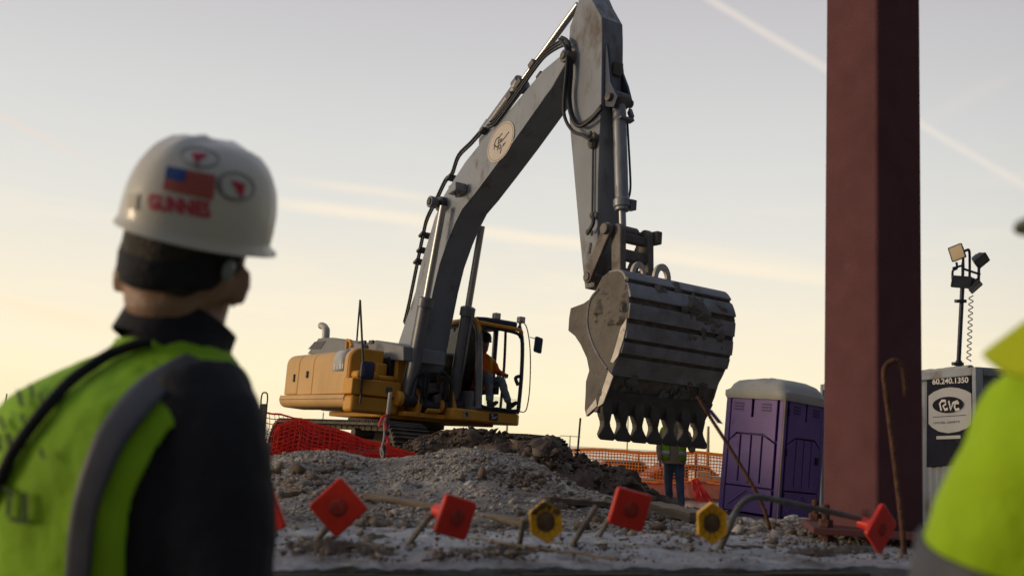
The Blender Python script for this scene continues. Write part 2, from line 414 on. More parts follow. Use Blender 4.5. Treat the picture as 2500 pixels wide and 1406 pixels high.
def mk_random(name, cols, rough=0.9):
    m = bpy.data.materials.new(name); m.use_nodes = True; t = m.node_tree; b = t.nodes['Principled BSDF']; N = t.nodes.new
    g = N('ShaderNodeNewGeometry'); r = N('ShaderNodeValToRGB'); r.color_ramp.interpolation = 'CONSTANT'; e = r.color_ramp.elements
    while len(e) < len(cols): e.new(0.5)
    for i, c in enumerate(cols): e[i].position = i / len(cols); e[i].color = (*c, 1)
    t.links.new(g.outputs['Random Per Island'], r.inputs[0]); t.links.new(r.outputs[0], b.inputs['Base Color']); b.inputs['Roughness'].default_value = rough
    return m
m_stone = mk_random('stones', [(0.347, 0.314, 0.269), (0.258, 0.224, 0.190), (0.414, 0.381, 0.336), (0.314, 0.258, 0.202), (0.224, 0.185, 0.146), (0.370, 0.330, 0.291), (0.291, 0.246, 0.207), (0.504, 0.470, 0.426), (0.269,0.207,0.146)])
pts, sz = [], []
while len(pts) < 26000:
    px = random.uniform(560, 2350); a, c = d0(px), dc(px); D = a - 0.02 + (c - a + 0.3) * random.random() ** 0.9
    p = base_pt(px, D)
    if fbm(p.x * 1.4, p.y * 1.8, 20) < random.uniform(-0.55, 0.30): continue
    s = min(0.026, 0.0042 * math.exp(abs(random.gauss(0, 0.55)))) * (1.5 if px > 1700 else 1)
    q = mound_p(px, D); q.z += s * 0.25; pts.append(q[:]); sz.append(s)
scatter('gravel_stones', m_stone, pts, sz)

# brown crumbled lumps and bigger cobbles lying on the mound
m_lump = mk_random('lumps', [(0.16, 0.115, 0.075), (0.12, 0.085, 0.055), (0.20, 0.15, 0.105), (0.25, 0.21, 0.17)])
pts, sz = [], []
for cx, cy, n, sx, sy, s0 in ((705, 1178, 170, 40, 16, .013), (905, 1275, 120, 26, 9, .012), (1290, 1168, 240, 60, 22, .009), (1180, 1135, 160, 70, 12, .008), (1000, 1290, 60, 60, 6, .010), (1560, 1268, 150, 60, 14, .011), (1850, 1290, 120, 70, 8, .013), (780, 1145, 50, 50, 10, .012)):
    for _ in range(n):
        x, y = random.gauss(cx, sx), random.gauss(cy, sy); lo = d0(x); hit = None
        for k in range(140):
            D = lo + k * 0.03; p = P(x, y, D)
            if p.z <= mound_z(x, D) + .01: hit = p; break
        if hit is None: continue
        s = s0 * math.exp(random.gauss(0, .55)); pts.append((hit.x, hit.y, hit.z + s * .2)); sz.append(min(s, .045))
for _ in range(70):
    x = random.uniform(640, 2000); a, c = d0(x), dc(x); q = mound_p(x, a + (c - a) * random.random()); pts.append((q.x, q.y, q.z)); sz.append(random.uniform(.018, .036))
scatter('mound_lumps', m_lump, pts, sz, .75, .45)

# dark dug soil, further back
def soil_mound(name, crest, D, front, back, zb, amp, fr, lo, hi, n=150, m=60):
    mb = MB(); rows = []
    for j in range(m + 1):
        t = j / m * 2 - 1; r = []
        for i in range(n + 1):
            px = lo + (hi - lo) * i / n; zc = 1.35 - (lerp(crest, px) - hor(px)) / FPX * D
            d = D + (t * front if t < 0 else t * back); p = base_pt(px, d); k = 1 - sst(0, 1, abs(t))
            ed = min(1, (i / n) * 8, (1 - i / n) * 8); z = zb + (zc - zb) * k * ed
            q = Vector((p.x, p.y, z)); nn = 1.0 - abs(fbm(p.x * fr, p.y * fr, 31)) * 2
            z += (0.25 + 0.75 * k) * amp * (nn * 0.6 - 0.1 + 0.5 * fbm(p.x * fr * 2.6, p.y * fr * 2.6, z * 2) + 0.22 * fbm(p.x * fr * 8, p.y * fr * 8, 3))
            r.append(Vector((p.x + amp * 0.8 * noise.noise(q * fr * 2), p.y + amp * 0.8 * noise.noise(q * fr * 2 + Vector((9, 0, 0))), z)))
        rows.append(r)
    mb.grid(rows); return mb.build(name, m_soil, kind='structure', ang=50)
PILE = [(1120, 1115), (1200, 1105), (1260, 1096), (1300, 1092), (1336, 1086), (1364, 1100), (1391, 1135), (1422, 1135), (1443, 1145), (1482, 1150), (1513, 1162), (1540, 1172), (1561, 1184), (1580, 1205), (1616, 1226), (1660, 1244), (1720, 1262)]
soil_mound('soil_pile', PILE, 9.6, 2.3, 1.8, 0.3, 0.15, 2.2, 1100, 1740)
BERM = [(880, 1115), (960, 1098), (1040, 1074), (1110, 1052), (1170, 1056), (1230, 1064), (1290, 1078), (1340, 1088), (1400, 1112), (1460, 1135)]
soil_mound('soil_bank', BERM, 13.6, 1.5, 1.2, 0.3, 0.10, 1.8, 870, 1470)
LBERM = [(560, 1070), (640, 1085), (760, 1092), (880, 1095), (960, 1100), (1050, 1110)]
soil_mound('soil_ridge', LBERM, 12.0, 1.4, 1.0, 0.3, 0.06, 1.8, 540, 1060, 100, 40)
FAR = [(1250, 1140), (1350, 1166), (1450, 1168), (1600, 1172), (1780, 1176), (1900, 1180)]
soil_mound('earth_bank', FAR, 24.5, 3.0, 2.0, 0.3, 0.05, 1.0, 1240, 1910, 100, 30)
m_clod = mk_random('clods', [(0.09, 0.062, 0.042), (0.065, 0.045, 0.032), (0.11, 0.078, 0.054), (0.15, 0.118, 0.088), (0.085, 0.055, 0.032)])
pts, sz = [], []
while len(pts) < 2400:
    px = random.uniform(1180, 1700); D = random.uniform(7.8, 10.4); zc = 1.35 - (lerp(PILE, px) - hor(px)) / FPX * 9.6
    k = 1 - sst(0, 1, (9.6 - D) / 2.3 if D < 9.6 else (D - 9.6) / 1.8); p = base_pt(px, D)
    s = 0.012 * math.exp(abs(random.gauss(0, 0.7))); pts.append((p.x, p.y, 0.3 + (zc - 0.3) * k + random.uniform(-0.02, 0.07))); sz.append(min(s, 0.065))
for _ in range(700):
    px = random.uniform(950, 1400); D = 13.6 + random.uniform(-1.0, .3); zc = 1.35 - (lerp(BERM, px) - hor(px)) / FPX * 13.6; p = base_pt(px, D)
    k = 1 - sst(0, 1, abs(D - 13.6) / 1.5); pts.append((p.x, p.y, 0.3 + (zc - 0.3) * k + random.uniform(0, .05))); sz.append(min(0.015 * math.exp(abs(random.gauss(0, 0.65))), .06))
scatter('soil_clods', m_clod, pts, sz, 0.75, 0.55)
# crumbs of dirt on the footing
pts, sz = [], []
while len(pts) < 1000:
    px = random.uniform(560, 2400); t = random.random(); p = edge(px, True).lerp(edge(px, False), t)
    if fbm(p.x * 4, p.y * 7, 40) < random.uniform(-0.35, 0.6): continue
    s = min(0.016, 0.0028 * math.exp(abs(random.gauss(0, 0.75)))); pts.append((p.x, p.y, SLZ + 0.006 + s * 0.3)); sz.append(s)
for (cx, cy, n, sp) in ((840, 1350, 110, 60), (760, 1340, 60, 50), (1250, 1352, 70, 70), (1130, 1362, 50, 40), (2000, 1330, 120, 60), (1700, 1312, 60, 40)):
    for _ in range(n):
        p = Pz(random.gauss(cx, sp), random.gauss(cy, 8), SLZ)
        s = 0.0035 * math.exp(abs(random.gauss(0, 0.6))); pts.append((p.x, p.y, SLZ + 0.008 + random.random() * 0.012)); sz.append(min(s, .022))
scatter('dirt_crumbs', mk_random('crumbs', [(0.19, 0.165, 0.14), (0.14, 0.115, 0.09), (0.23, 0.21, 0.19), (0.11, 0.085, 0.065)]), pts, sz, 0.55, 0.5)

# trodden mud cakes along the footing
m_mud = mk('dry_mud', (0.125, 0.102, 0.080), 0.95, var=0.35, scale=9, bump=1.0, bscale=40, dirt=0.3, dcol=(0.20, 0.175, 0.15), dscale=5)
mb = MB(); nu, nv = 420, 46; hs_, ps_ = [], []
for j in range(nv + 1):
    for i in range(nu + 1):
        px = 560 + 1900 * i / nu; t = .02 + .78 * j / nv; p = edge(px, True).lerp(edge(px, False), t)
        m = max(math.exp(-((px - 830) / 130) ** 2 - ((t - .38) / .20) ** 2), .8 * math.exp(-((px - 1230) / 140) ** 2 - ((t - .34) / .14) ** 2), .75 * math.exp(-((px - 1100) / 70) ** 2 - ((t - .16) / .1) ** 2), .8 * math.exp(-((px - 2050) / 130) ** 2 - ((t - .40) / .2) ** 2), .6 * math.exp(-((px - 930) / 60) ** 2 - ((t - .68) / .1) ** 2))
        h = .75 * m + .55 * fbm(p.x * 5, p.y * 9, 50) - .48; hs_.append(h); q = p.copy(); q.z = SLZ + .004 + min(max(h, -.1), .6) * .060 + .010 * fbm(p.x * 30, p.y * 30, 2) * (1 if h > 0 else 0); ps_.append(q)
fs = []
for j in range(nv):
    for i in range(nu):
        q = (j * (nu + 1) + i, j * (nu + 1) + i + 1, (j + 1) * (nu + 1) + i + 1, (j + 1) * (nu + 1) + i)
        if max(hs_[k] for k in q) > 0: fs.append(q)
mb.add(ps_, fs).build('mud_cakes', m_mud, kind='stuff', ang=50)

# ------------------------------------------------------------------ steel column, base plate
m_red = mk('red_oxide', (0.135, 0.056, 0.058), 0.8, var=0.12, scale=7, bump=0.30, bscale=150, dirt=0.10, dcol=(0.21, 0.115, 0.105), dscale=5, spec=0.12)
m_rust = mk('rust', (0.105, 0.048, 0.028), 0.9, var=0.4, scale=30, bump=0.5, bscale=90)
K = P(2143, 1290, 4.2); phi = math.radians(59.0); CS = 0.296
lx = Vector((-math.cos(phi), math.sin(phi), 0)); ly = Vector((math.sin(phi), math.cos(phi), 0))
cc = K + (lx + ly) * CS / 2
colm = thing('steel_column', 'tall dark red painted square steel column standing on a bolted plate', 'column', (cc.x, cc.y, SLZ))
def sq(z, h, rad):
    o = []
    for sx, sy, a0 in ((1, 1, 0), (-1, 1, 90), (-1, -1, 180), (1, -1, 270)):
        for k in range(6):
            a = math.radians(a0 + 90 * k / 5); o.append(cc + lx * (sx * (h - rad) + rad * math.cos(a)) + ly * (sy * (h - rad) + rad * math.sin(a)) + Vector((0, 0, z - cc.z)))
    return o
zs = [1.075 + 6.5 * i / 20 for i in range(21)]
MB().loft([sq(z, CS / 2, 0.020) for z in zs]).build('shaft', m_red, colm, ang=40)
pz = 1.060; pdir = (P(2125, 1300, 4.0) - P(1958, 1285, 4.05)); pdir.z = 0; pdir.normalize(); pn = Vector((-pdir.y, pdir.x, 0))
plc = Vector((cc.x, cc.y, pz))
hw = 0.27
MB().box(plc - Vector((0, 0, 0)), pdir * hw, pn * hw, Vector((0, 0, 0.014))).build('base_plate', m_red, colm, bev=0.004)
for sx in (-1, 1):
    for sy in (-1, 1):
        p = plc + pdir * (hw - 0.055) * sx + pn * (hw - 0.055) * sy
        mbx = MB(); mbx.tube([p + Vector((0, 0, -0.075)), p + Vector((0, 0, 0.105))], 0.0155, 12)
        ab = mbx.build('anchor_bolt', m_rust, colm)
        for dz in (0.03, -0.03):
            MB().tube([p + Vector((0, 0, dz - 0.015)), p + Vector((0, 0, dz + 0.015))], 0.03, 6).build('nut', m_rust, ab, bev=0.002)

# ------------------------------------------------------------------ rebar and safety caps
m_bar = mk('bar_steel', (0.145, 0.135, 0.125), 0.75, var=0.35, scale=25, bump=0.5, bscale=70, dirt=0.4, dcol=(0.12, 0.085, 0.06), dscale=12)
m_cap = mk('cap_red', (0.72, 0.035, 0.020), 0.42, var=0.10, scale=14, bump=0.08, bscale=60, dirt=0.22, dcol=(0.40, 0.10, 0.06), dscale=16, trans=0.12, transcol=(0.9, 0.08, 0.03))
m_capd = mk('cap_red_dark', (0.38, 0.040, 0.028), 0.85, var=0.35, scale=25, bump=0.4, bscale=70)
m_yel = mk('cap_yellow', (0.80, 0.43, 0.012), 0.45, var=0.15, scale=12, bump=0.08, bscale=60, dirt=0.22, dcol=(0.20, 0.12, 0.03), dscale=10, trans=0.12, transcol=(0.9, 0.5, 0.02))
m_yeld = mk('cap_mud', (0.15, 0.095, 0.05), 0.95, var=0.4, scale=30, bump=0.6, bscale=60)
m_yeldk = mk('cap_groove', (0.30, 0.14, 0.02), 0.8, var=0.3, scale=30)
def rebar(pts, r, label, cat='rebar', group=None, mat=None, name='rebar_bar', ribs=True):
    pts = [V(p) for p in pts]; d = [0]
    for a, b in zip(pts, pts[1:]): d.append(d[-1] + (b - a).length)
    n = max(8, int(d[-1] / 0.0042)) if ribs else max(8, int(d[-1] / 0.02)); q = []; rr = []
    for i in range(n + 1):
        s = d[-1] * i / n; k = 0
        while k < len(d) - 2 and s > d[k + 1]: k += 1
        q.append(pts[k].lerp(pts[k + 1], (s - d[k]) / max(1e-9, d[k + 1] - d[k]))); rr.append(r * (1.10 if i % 3 == 0 else 0.96) if ribs else r)
    ob = MB().tube(q, rr, 9).build(name, mat or m_bar, ang=180, off=pts[0].copy()); return tag(ob, label, cat, group)
def camdir(x, y, z): return (RT * x + UPV * y - FW * z).normalized()      # z towards the camera
def rsq(c, x, y, h, rad, n=5):
    o = []
    for sx, sy, a0 in ((1, 1, 0), (-1, 1, 90), (-1, -1, 180), (1, -1, 270)):
        for k in range(n):
            a = math.radians(a0 + 90 * k / (n - 1)); o.append(c + x * (sx * (h - rad) + rad * math.cos(a)) + y * (sy * (h - rad) + rad * math.sin(a)))
    return o
def disc(c, x, y, r, n=24, ry=None): return [c + x * r * math.cos(2 * math.pi * k / n) + y * (ry or r) * math.sin(2 * math.pi * k / n) for k in range(n)]
def red_cap(px, py, D, nrm, roll, label, side=0.112, th=0.020, stem=0.062):
    c = P(px, py, D); n = camdir(*nrm); x = (RT - n * RT.dot(n)).normalized(); y = n.cross(x)
    a = math.radians(roll); x, y = x * math.cos(a) + y * math.sin(a), y * math.cos(a) - x * math.sin(a)
    t = thing('rebar_guard', label, 'rebar cap', c - n * (th + stem), 'plastic safety caps on the bars')
    h = side / 2
    MB().loft([rsq(c - n * th, x, y, h - 0.004, 0.009), rsq(c - n * (th - 0.004), x, y, h, 0.010), rsq(c - n * 0.004, x, y, h, 0.010), rsq(c, x, y, h - 0.004, 0.008)]).build('cap_plate', m_cap, t, ang=30)
    MB().loft([disc(c - n * (th - 0.002), x, y, 0.034), disc(c - n * (th + 0.012), x, y, 0.027), disc(c - n * (th + stem * 0.55), x, y, 0.022), disc(c - n * (th + stem), x, y, 0.0205)]).build('cap_socket', m_cap, t, ang=40)
    MB().loft([disc(c - n * 0.002, x, y, 0.026), disc(c + n * 0.0012, x, y, 0.024), disc(c + n * 0.0016, x, y, 0.012), disc(c + n * 0.0017, x, y, 0.002)]).build('dark_disc', m_capd, t, ang=60)  # darker red disc in the middle of the plate
    return c - n * (th + stem), n
def yellow_cap(px, py, D, nrm, roll, label, R=0.058, muddy=False, asp=1.0):
    c = P(px, py, D); n = camdir(*nrm); x = (RT - n * RT.dot(n)).normalized(); y = n.cross(x)
    a = math.radians(roll); x, y = x * math.cos(a) + y * math.sin(a), y * math.cos(a) - x * math.sin(a)
    t = thing('rebar_guard', label, 'rebar cap', c - n * 0.06, 'plastic safety caps on the bars')
    def hx(r, z, n_=6):
        o = []
        for k in range(n_):
            p = math.radians(90 + 60 * k); q = math.radians(150 + 60 * k)
            A = Vector((math.cos(p), math.sin(p))); B = Vector((math.cos(q), math.sin(q)))
            for f in (0.06, 0.35, 0.65, 0.94): w = A.lerp(B, f) * r; o.append(c + x * w.x * 0.86 + y * w.y * asp + n * z)
        return o
    MB().loft([hx(R * 0.94, -0.024), hx(R, -0.016), hx(R, 0.004), hx(R * 0.95, 0.006), hx(R * 0.90, 0.002), hx(R * 0.50, -0.006)]).build('cap_plate', m_yel, t, ang=30)
    MB().loft([disc(c - n * 0.022, x, y, 0.028), disc(c - n * 0.075, x, y, 0.020)]).build('cap_socket', m_yel, t)
    MB().ball(c - n * 0.0055, R * 0.47, R * 0.50, 0.006, (x, y, n), 20, 6).build('mud_plug', m_yeld, t)
    mb = MB()
    for k in range(12):
        g = math.radians(15 + 30 * k); r0, r1 = R * 0.50, R * (0.80 if k % 2 else 0.84)
        p, q = [c + x * math.cos(g) * r * 0.9 + y * math.sin(g) * r + n * z for r, z in ((r0, -0.0050), (r1, 0.0013))]
        mb.tube([p, q], [0.0016, 0.0011], 5)
    mb.build('groove', m_yeldk, t)
    if muddy:
        mb = MB(); rows = []
        for j in range(9):
            r = []
            for i in range(25):
                g = math.radians(20 + 130 * i / 24); rr = R * (0.60 + 0.36 * j / 8 + 0.10 * fbm(i * 0.4, 2, 5) * (1 - j / 8)); 
                lim = 0.90 + 0.08 * abs(math.cos(3 * (g - math.pi / 2))); rr = min(rr, R * lim * 0.97)
                r.append(c + x * math.cos(g) * rr * 0.86 + y * math.sin(g) * rr * asp + n * (0.0065 if j > 6 else -0.002 + 0.009 * (j / 8)))
            rows.append(r)
        mb.grid(rows).build('mud_crust', m_yeld, t, solid=0.001)
    return c - n * 0.07, n
def stand(px, py): return Pz(px, py, SLZ - 0.02)
GB = 'steel bars sticking up from the footing'
s, n = red_cap(634, 1257, 2.75, (-0.15, 0.1, 1), 22, 'red square cap half hidden behind the near worker in the lime vest')
rebar([stand(610, 1345), s + n * .02], 0.0085, 'short grey bar under the red cap behind the near worker', group=GB)
s, n = red_cap(825, 1238, 2.78, (0.0, 0.12, 1), 42, 'red square cap set as a diamond facing the camera, nearest the worker', 0.116)
rebar([stand(763, 1328), P(800, 1285, 2.84), s + n * .02], 0.0095, 'thick grey bar leaning right under the big red diamond cap', group=GB)
s, n = red_cap(1116, 1263, 2.88, (0.60, -0.02, 0.8), -22, 'red square cap tilted right, its round socket showing on the left', 0.110, stem=.085)
rebar([stand(990, 1336), P(1046, 1262, 2.95), s + n * .02], 0.0090, 'slanting grey bar reaching up into the socket of the tilted red cap', group=GB)
s, n = yellow_cap(1333, 1273, 2.95, (0.10, 0.10, 1), 4, 'yellow six sided cap with its upper half caked in grey mud', 0.061, True)
rebar([stand(1266, 1340), P(1279, 1266, 3.02), s + n * .02], 0.0085, 'short upright grey bar beside the muddy yellow cap', group=GB)
rebar([stand(1393, 1336), P(1425, 1284, 3.04), P(1456, 1237, 3.08)], 0.0090, 'bare grey bar with no cap leaning right between yellow and red caps', group=GB)
s, n = red_cap(1540, 1244, 3.05, (0.22, 0.0, 1), -17, 'red square cap with bright rounded edges in front of the standing man', 0.112)
rebar([stand(1478, 1330) + Vector((0, .3, 0)), s - n * .12 + Vector((0, 0, -.07)), s + n * .02], 0.0085, 'bar hidden behind the red cap in front of the standing man', group=GB)
s, n = yellow_cap(1739, 1277, 3.15, (0.08, 0.05, 1), 0, 'clean yellow six sided cap in front of the purple toilet', 0.060, False, 1.08)
rebar([stand(1722, 1318) + Vector((0, .22, 0)), s + Vector((0, .05, -.04)), s + n * .02], 0.0085, 'short bar hidden behind the clean yellow cap', group=GB)
s, n = red_cap(2156, 1291, 3.55, (0.62, -0.10, 0.78), 43, 'red square cap turned as a diamond in front of the column foot', 0.130, stem=.07)
rebar(crv([stand(1756, 1343), P(1775, 1300, 3.36), P(1795, 1251, 3.40), P(1815, 1225, 3.42), P(1840, 1213, 3.45), P(1875, 1216, 3.48), P(1950, 1232, 3.52), P(2050, 1254, 3.58), P(2112, 1269, 3.62), s + n * .02], 6), 0.0105,
      'bent grey bar arching up and running right to the last red cap', group=GB)
rebar(crv([P(1884, 1310, 4.7), P(1868, 1250, 4.7), P(1840, 1190, 4.72), P(1780, 1090, 4.78), P(1735, 1020, 4.82), P(1703, 967, 4.85)], 8), 0.0085, 'thin bent rusty bar leaning left across the purple toilet', group=None, mat=m_rust)
tg = MB(); a, b = P(1724, 997, 4.80), P(1752, 1032, 4.79); w = (UPV * -0.2 + RT) * 0.022
tg.box((a + b) / 2 + w * .6, (b - a) / 2, w * .6, FW * 0.0015)
tag(tg.build('survey_tag', mk('tag_purple', (0.13, 0.06, 0.28), 0.5, trans=0.2), off=a.copy()), 'small purple tape tag on the thin rusty bar', 'tag')
rebar(crv([P(2208, 1352, 3.75), P(2200, 1260, 3.77), P(2186, 1140, 3.80), P(2170, 1010, 3.83), P(2160, 930, 3.84), P(2160, 900, 3.84), P(2172, 884, 3.84), P(2188, 881, 3.84), P(2201, 893, 3.84), P(2208, 925, 3.84), P(2212, 968, 3.84)], 7), 0.0105,
      'rusty hooked bar like a walking cane in front of the column', mat=m_rust)

# ------------------------------------------------------------------ timber on the mound, splinters on the footing
m_wood = mk('old_wood', (0.19, 0.145, 0.10), 0.9, var=0.35, scale=4, bump=0.5, bscale=20, stretch=(1.5, 1.5, 9), dirt=0.4, dcol=(0.22, 0.195, 0.165), dscale=4)
def board(a, b, w, th, label, up=Vector((0, 0, 1)), name='timber_board', cat='board', mat=None):
    d = (b - a); x = d.cross(up).normalized(); y = x.cross(d).normalized(); mb = MB(); n = 14; rings = []
    for i in range(n + 1):
        p = a + d * i / n + y * 0.006 * fbm(i * 0.5, a.x, 3); q = 1 + 0.1 * fbm(i * 0.9, a.y, 8)
        rings.append([p + x * w / 2 * q + y * th / 2, p - x * w / 2 + y * th / 2 * q, p - x * w / 2 - y * th / 2, p + x * w / 2 * q - y * th / 2])
    return tag(mb.loft(rings).build(name, mat or m_wood, bev=0.003, off=a.copy()), label, cat)
def onm(px, py, lift=0.02):             # where a pixel's ray meets the mound
    lo = d0(px); 
    for k in range(200):
        D = lo + k * 0.03; p = P(px, py, D)
        if p.z <= mound_z(px, D) + lift: return p
    return P(px, py, lo + 1)
board(onm(640, 1190), onm(860, 1222), 0.07, 0.03, 'weathered timber board half buried in gravel left of the diamond cap')
board(onm(900, 1212), onm(1285, 1281), 0.075, 0.035, 'long grey timber board lying in the gravel behind the muddy yellow cap')
board(onm(1330, 1219), onm(1500, 1233), 0.06, 0.03, 'short pale board on the gravel above the bare bar')
board(P(1585, 1234, 6.0), P(1712, 1262, 5.6), 0.16, 0.05, 'brown plank on the soil at the feet of the standing man')
sp = [(1170, 1322, 1510, 1368, 0.018, 'long thin wooden lath lying across the footing top'), (1545, 1337, 1850, 1330, 0, '')]
p, q = Pz(1150, 1312, SLZ + 0.012), Pz(1510, 1366, SLZ + 0.012); board(p, q, 0.014, 0.008, 'long thin wooden lath lying across the footing top', name='wood_lath', cat='lath')
p, q = Pz(1775, 1333, SLZ + 0.012), Pz(1860, 1333, SLZ + 0.016); board(p, q, 0.035, 0.008, 'broken brown board scrap beside the foot of the bent bar', name='wood_scrap', cat='wood scrap')
p, q = Pz(880, 1325, SLZ + 0.018), Pz(960, 1340, SLZ + 0.014); board(p, q, 0.02, 0.01, 'curled brown scrap on the footing right of the diamond cap', name='wood_scrap', cat='wood scrap')
spl = [(1030, 1368, 1110, 1352), (1620, 1337, 1645, 1335), (1648, 1325, 1690, 1330), (1510, 1317, 1535, 1315), (1455, 1330, 1480, 1328), (1960, 1316, 1990, 1322), (1180, 1345, 1215, 1352), (1330, 1322, 1375, 1327)]
for a, b, c, d in spl:
    board(Pz(a, b, SLZ + .012), Pz(c, d, SLZ + .012), random.uniform(0.008, 0.018), 0.006, 'small splinter of brown wood lying on the footing top', name='wood_splinter', cat='splinter')['group'] = 'wood splinters on the footing'

# ------------------------------------------------------------------ excavator (a forward, b to its left, c up; origin at the boom foot)
_y = math.radians(34); _F = Vector((math.sin(_y), -math.cos(_y), 0)); _L = Vector((math.cos(_y), math.sin(_y), 0)); _U = Vector((0, 0, 1)); _t = math.radians(1.5)
_L, _U = _L * math.cos(_t) - _U * math.sin(_t), _U * math.cos(_t) + _L * math.sin(_t)
EO = P(1045, 930, 17.5)
def m2w(a, b, c): return EO + _F * a + _L * b + _U * c
def ml(px, py, lat):                    # pixel ray meets the plane b = lat
    d = ray(px, py); s = ((EO - CAM).dot(_L) + lat) / d.dot(_L); w = CAM + d * s - EO; return Vector((w.dot(_F), lat, w.dot(_U)))
def ma(px, py, a):
    d = ray(px, py); s = ((EO - CAM).dot(_F) + a) / d.dot(_F); w = CAM + d * s - EO; return Vector((a, w.dot(_L), w.dot(_U)))
def mlist(pts, lat): return [ml(x, y, lat) for x, y in pts]

GREY = (0.25, 0.275, 0.31)
m_boom = mk('boom_grey', GREY, 0.42, 0.0, var=0.10, scale=2.5, bump=0.10, bscale=25, dirt=0.38, dcol=(0.17, 0.145, 0.115), dscale=3.2, coat=0.15, stretch=(1, 1, .5))
m_stick = mk('stick_grey', (0.21, 0.23, 0.26), 0.42, 0.0, var=0.12, scale=3, bump=0.12, bscale=25, dirt=0.45, dcol=(0.15, 0.125, 0.10), dscale=2.4, stretch=(1, 1, 0.45), coat=0.15)
m_yel2 = mk('machine_yellow', (0.68, 0.33, 0.045), 0.42, var=0.10, scale=2.2, bump=0.06, bscale=20, dirt=0.17, dcol=(0.50, 0.32, 0.16), dscale=2.2, spec=.25)
m_yel2_sunlit = mk('machine_yellow_dusty_sunlit', (0.68, 0.42, 0.17), 0.6, var=0.10, scale=2.2, bump=0.06, bscale=20, dirt=0.30, dcol=(0.60, 0.44, 0.29), dscale=1.8, stretch=(1, 1, .45), spec=.25)  # dust, plus the low sun's paleness put into the sun-facing side's colour
m_darkmetal = mk('dark_metal', (0.055, 0.055, 0.065), 0.5, 0.3, var=0.25, scale=8, bump=0.15, dirt=0.25, dcol=(0.12, 0.10, 0.08))
m_fin = mk('fin_blue', (0.045, 0.055, 0.085), 0.45, 0.2, var=0.2, scale=6)
m_cyl = mk('cylinder_grey', (0.17, 0.175, 0.19), 0.42, 0.3, var=0.12, scale=5, dirt=0.2, dcol=(0.15, 0.13, 0.10))
m_cylm = mk('cylinder_worn', (0.28, 0.29, 0.31), 0.38, 0.4, var=0.15, scale=6, dirt=0.3, dcol=(0.12, 0.10, 0.085), stretch=(3, 3, 0.6))
m_chrome = mk('chrome_rod', (0.42, 0.41, 0.40), 0.36, 1.0, var=0.05, scale=3)
m_hose = mk('hose_black', (0.022, 0.022, 0.025), 0.5, var=0.2, scale=10)
m_bucket = mk('bucket_steel', (0.25, 0.25, 0.265), 0.6, 0.25, var=0.25, scale=4, bump=0.35, bscale=22, dirt=0.42, dcol=(0.20, 0.175, 0.145), dscale=2.8)
m_bside = mk('bucket_mud', (0.155, 0.14, 0.12), 0.88, 0.0, var=0.25, scale=3.5, bump=0.7, bscale=16, dirt=0.35, dcol=(0.115, 0.10, 0.085), dscale=3.5)
m_worn = mk('worn_edge', (0.52, 0.48, 0.43), 0.55, 0.3, var=0.2, scale=7, bump=0.3, dirt=0.3, dcol=(0.2, 0.17, 0.14), dscale=6)
m_tooth = mk('tooth_steel', (0.10, 0.095, 0.092), 0.65, 0.3, var=0.25, scale=6, bump=0.3, dirt=0.35, dcol=(0.085, 0.07, 0.055), dscale=5)
m_link = mk('link_steel', (0.15, 0.135, 0.12), 0.6, 0.2, var=0.25, scale=6, bump=0.25, dirt=0.45, dcol=(0.14, 0.11, 0.085), dscale=4)
m_navy = mk('cab_navy', (0.035, 0.042, 0.085), 0.4, var=0.15, scale=5)
m_cabgrey = mk('cab_grey', (0.19, 0.19, 0.20), 0.5, var=0.15, scale=5, dirt=0.35, dcol=(0.17, 0.145, 0.12))
m_black = mk('black_plastic', (0.018, 0.018, 0.022), 0.6, var=0.2, scale=8)
m_glass = mk_glass('cab_glass', (0.95, 0.975, 0.955))
m_hood = mk('hood_grey', (0.20, 0.205, 0.21), 0.55, var=0.15, scale=3, dirt=0.3, dcol=(0.16, 0.145, 0.125))
m_track = mk('track_steel', (0.10, 0.085, 0.07), 0.8, 0.15, var=0.35, scale=6, bump=0.6, bscale=14, dirt=0.6, dcol=(0.17, 0.135, 0.10), dscale=2.5)
m_cream = mk('decal_cream', (0.62, 0.54, 0.46), 0.6, var=0.06, scale=3)
m_ink = mk('decal_ink', (0.035, 0.035, 0.04), 0.6)
m_white = mk('decal_white', (0.62, 0.62, 0.60), 0.6, var=0.05)

exb = Vector((-0.4, 0, -1.75))
ex = bpy.data.objects.new('excavator', None); COL.objects.link(ex); OFF[ex] = exb
ex.matrix_world = Matrix.Translation(m2w(*exb)) @ Matrix((_F, _L, _U)).transposed().to_4x4()
tag(ex, 'yellow tracked excavator with long grey boom holding its toothed bucket over the standing man', 'excavator')
def X(mb, name, mat, bev=0.0, ang=35, parent=None, **k): return mb.build(name, mat, parent or ex, bev=bev, ang=ang, **k)
def bcyl(mb, p, b0, b1, r, n=18): return mb.tube([Vector((p.x, b0, p.z)), Vector((p.x, b1, p.z))], r, n)
def Lp(p, b): return Vector((p.x, b, p.z))

# boom
TOPE = [(973, 893), (970, 870), (973, 835), (988, 790), (1001, 750), (1014, 711), (1027, 645), (1043, 593), (1060, 535), (1083, 478), (1104, 444), (1136, 395), (1174, 348), (1210, 307), (1250, 262), (1290, 214), (1327, 171), (1356, 147), (1378, 128), (1392, 122)]
LOWE = [(1002, 925), (1021, 904), (1040, 800), (1059, 705), (1074, 644), (1094, 587), (1110, 548), (1129, 510), (1158, 475), (1206, 411), (1251, 350), (1322, 250), (1328, 240), (1345, 218), (1384, 150), (1394, 138)]
B0, B1 = -0.27, 0.215
bp = mlist(TOPE + LOWE[::-1], B0)
boom = X(MB().prism(bp, (0, B1 - B0, 0)), 'boom', m_boom, bev=0.012, ang=25)
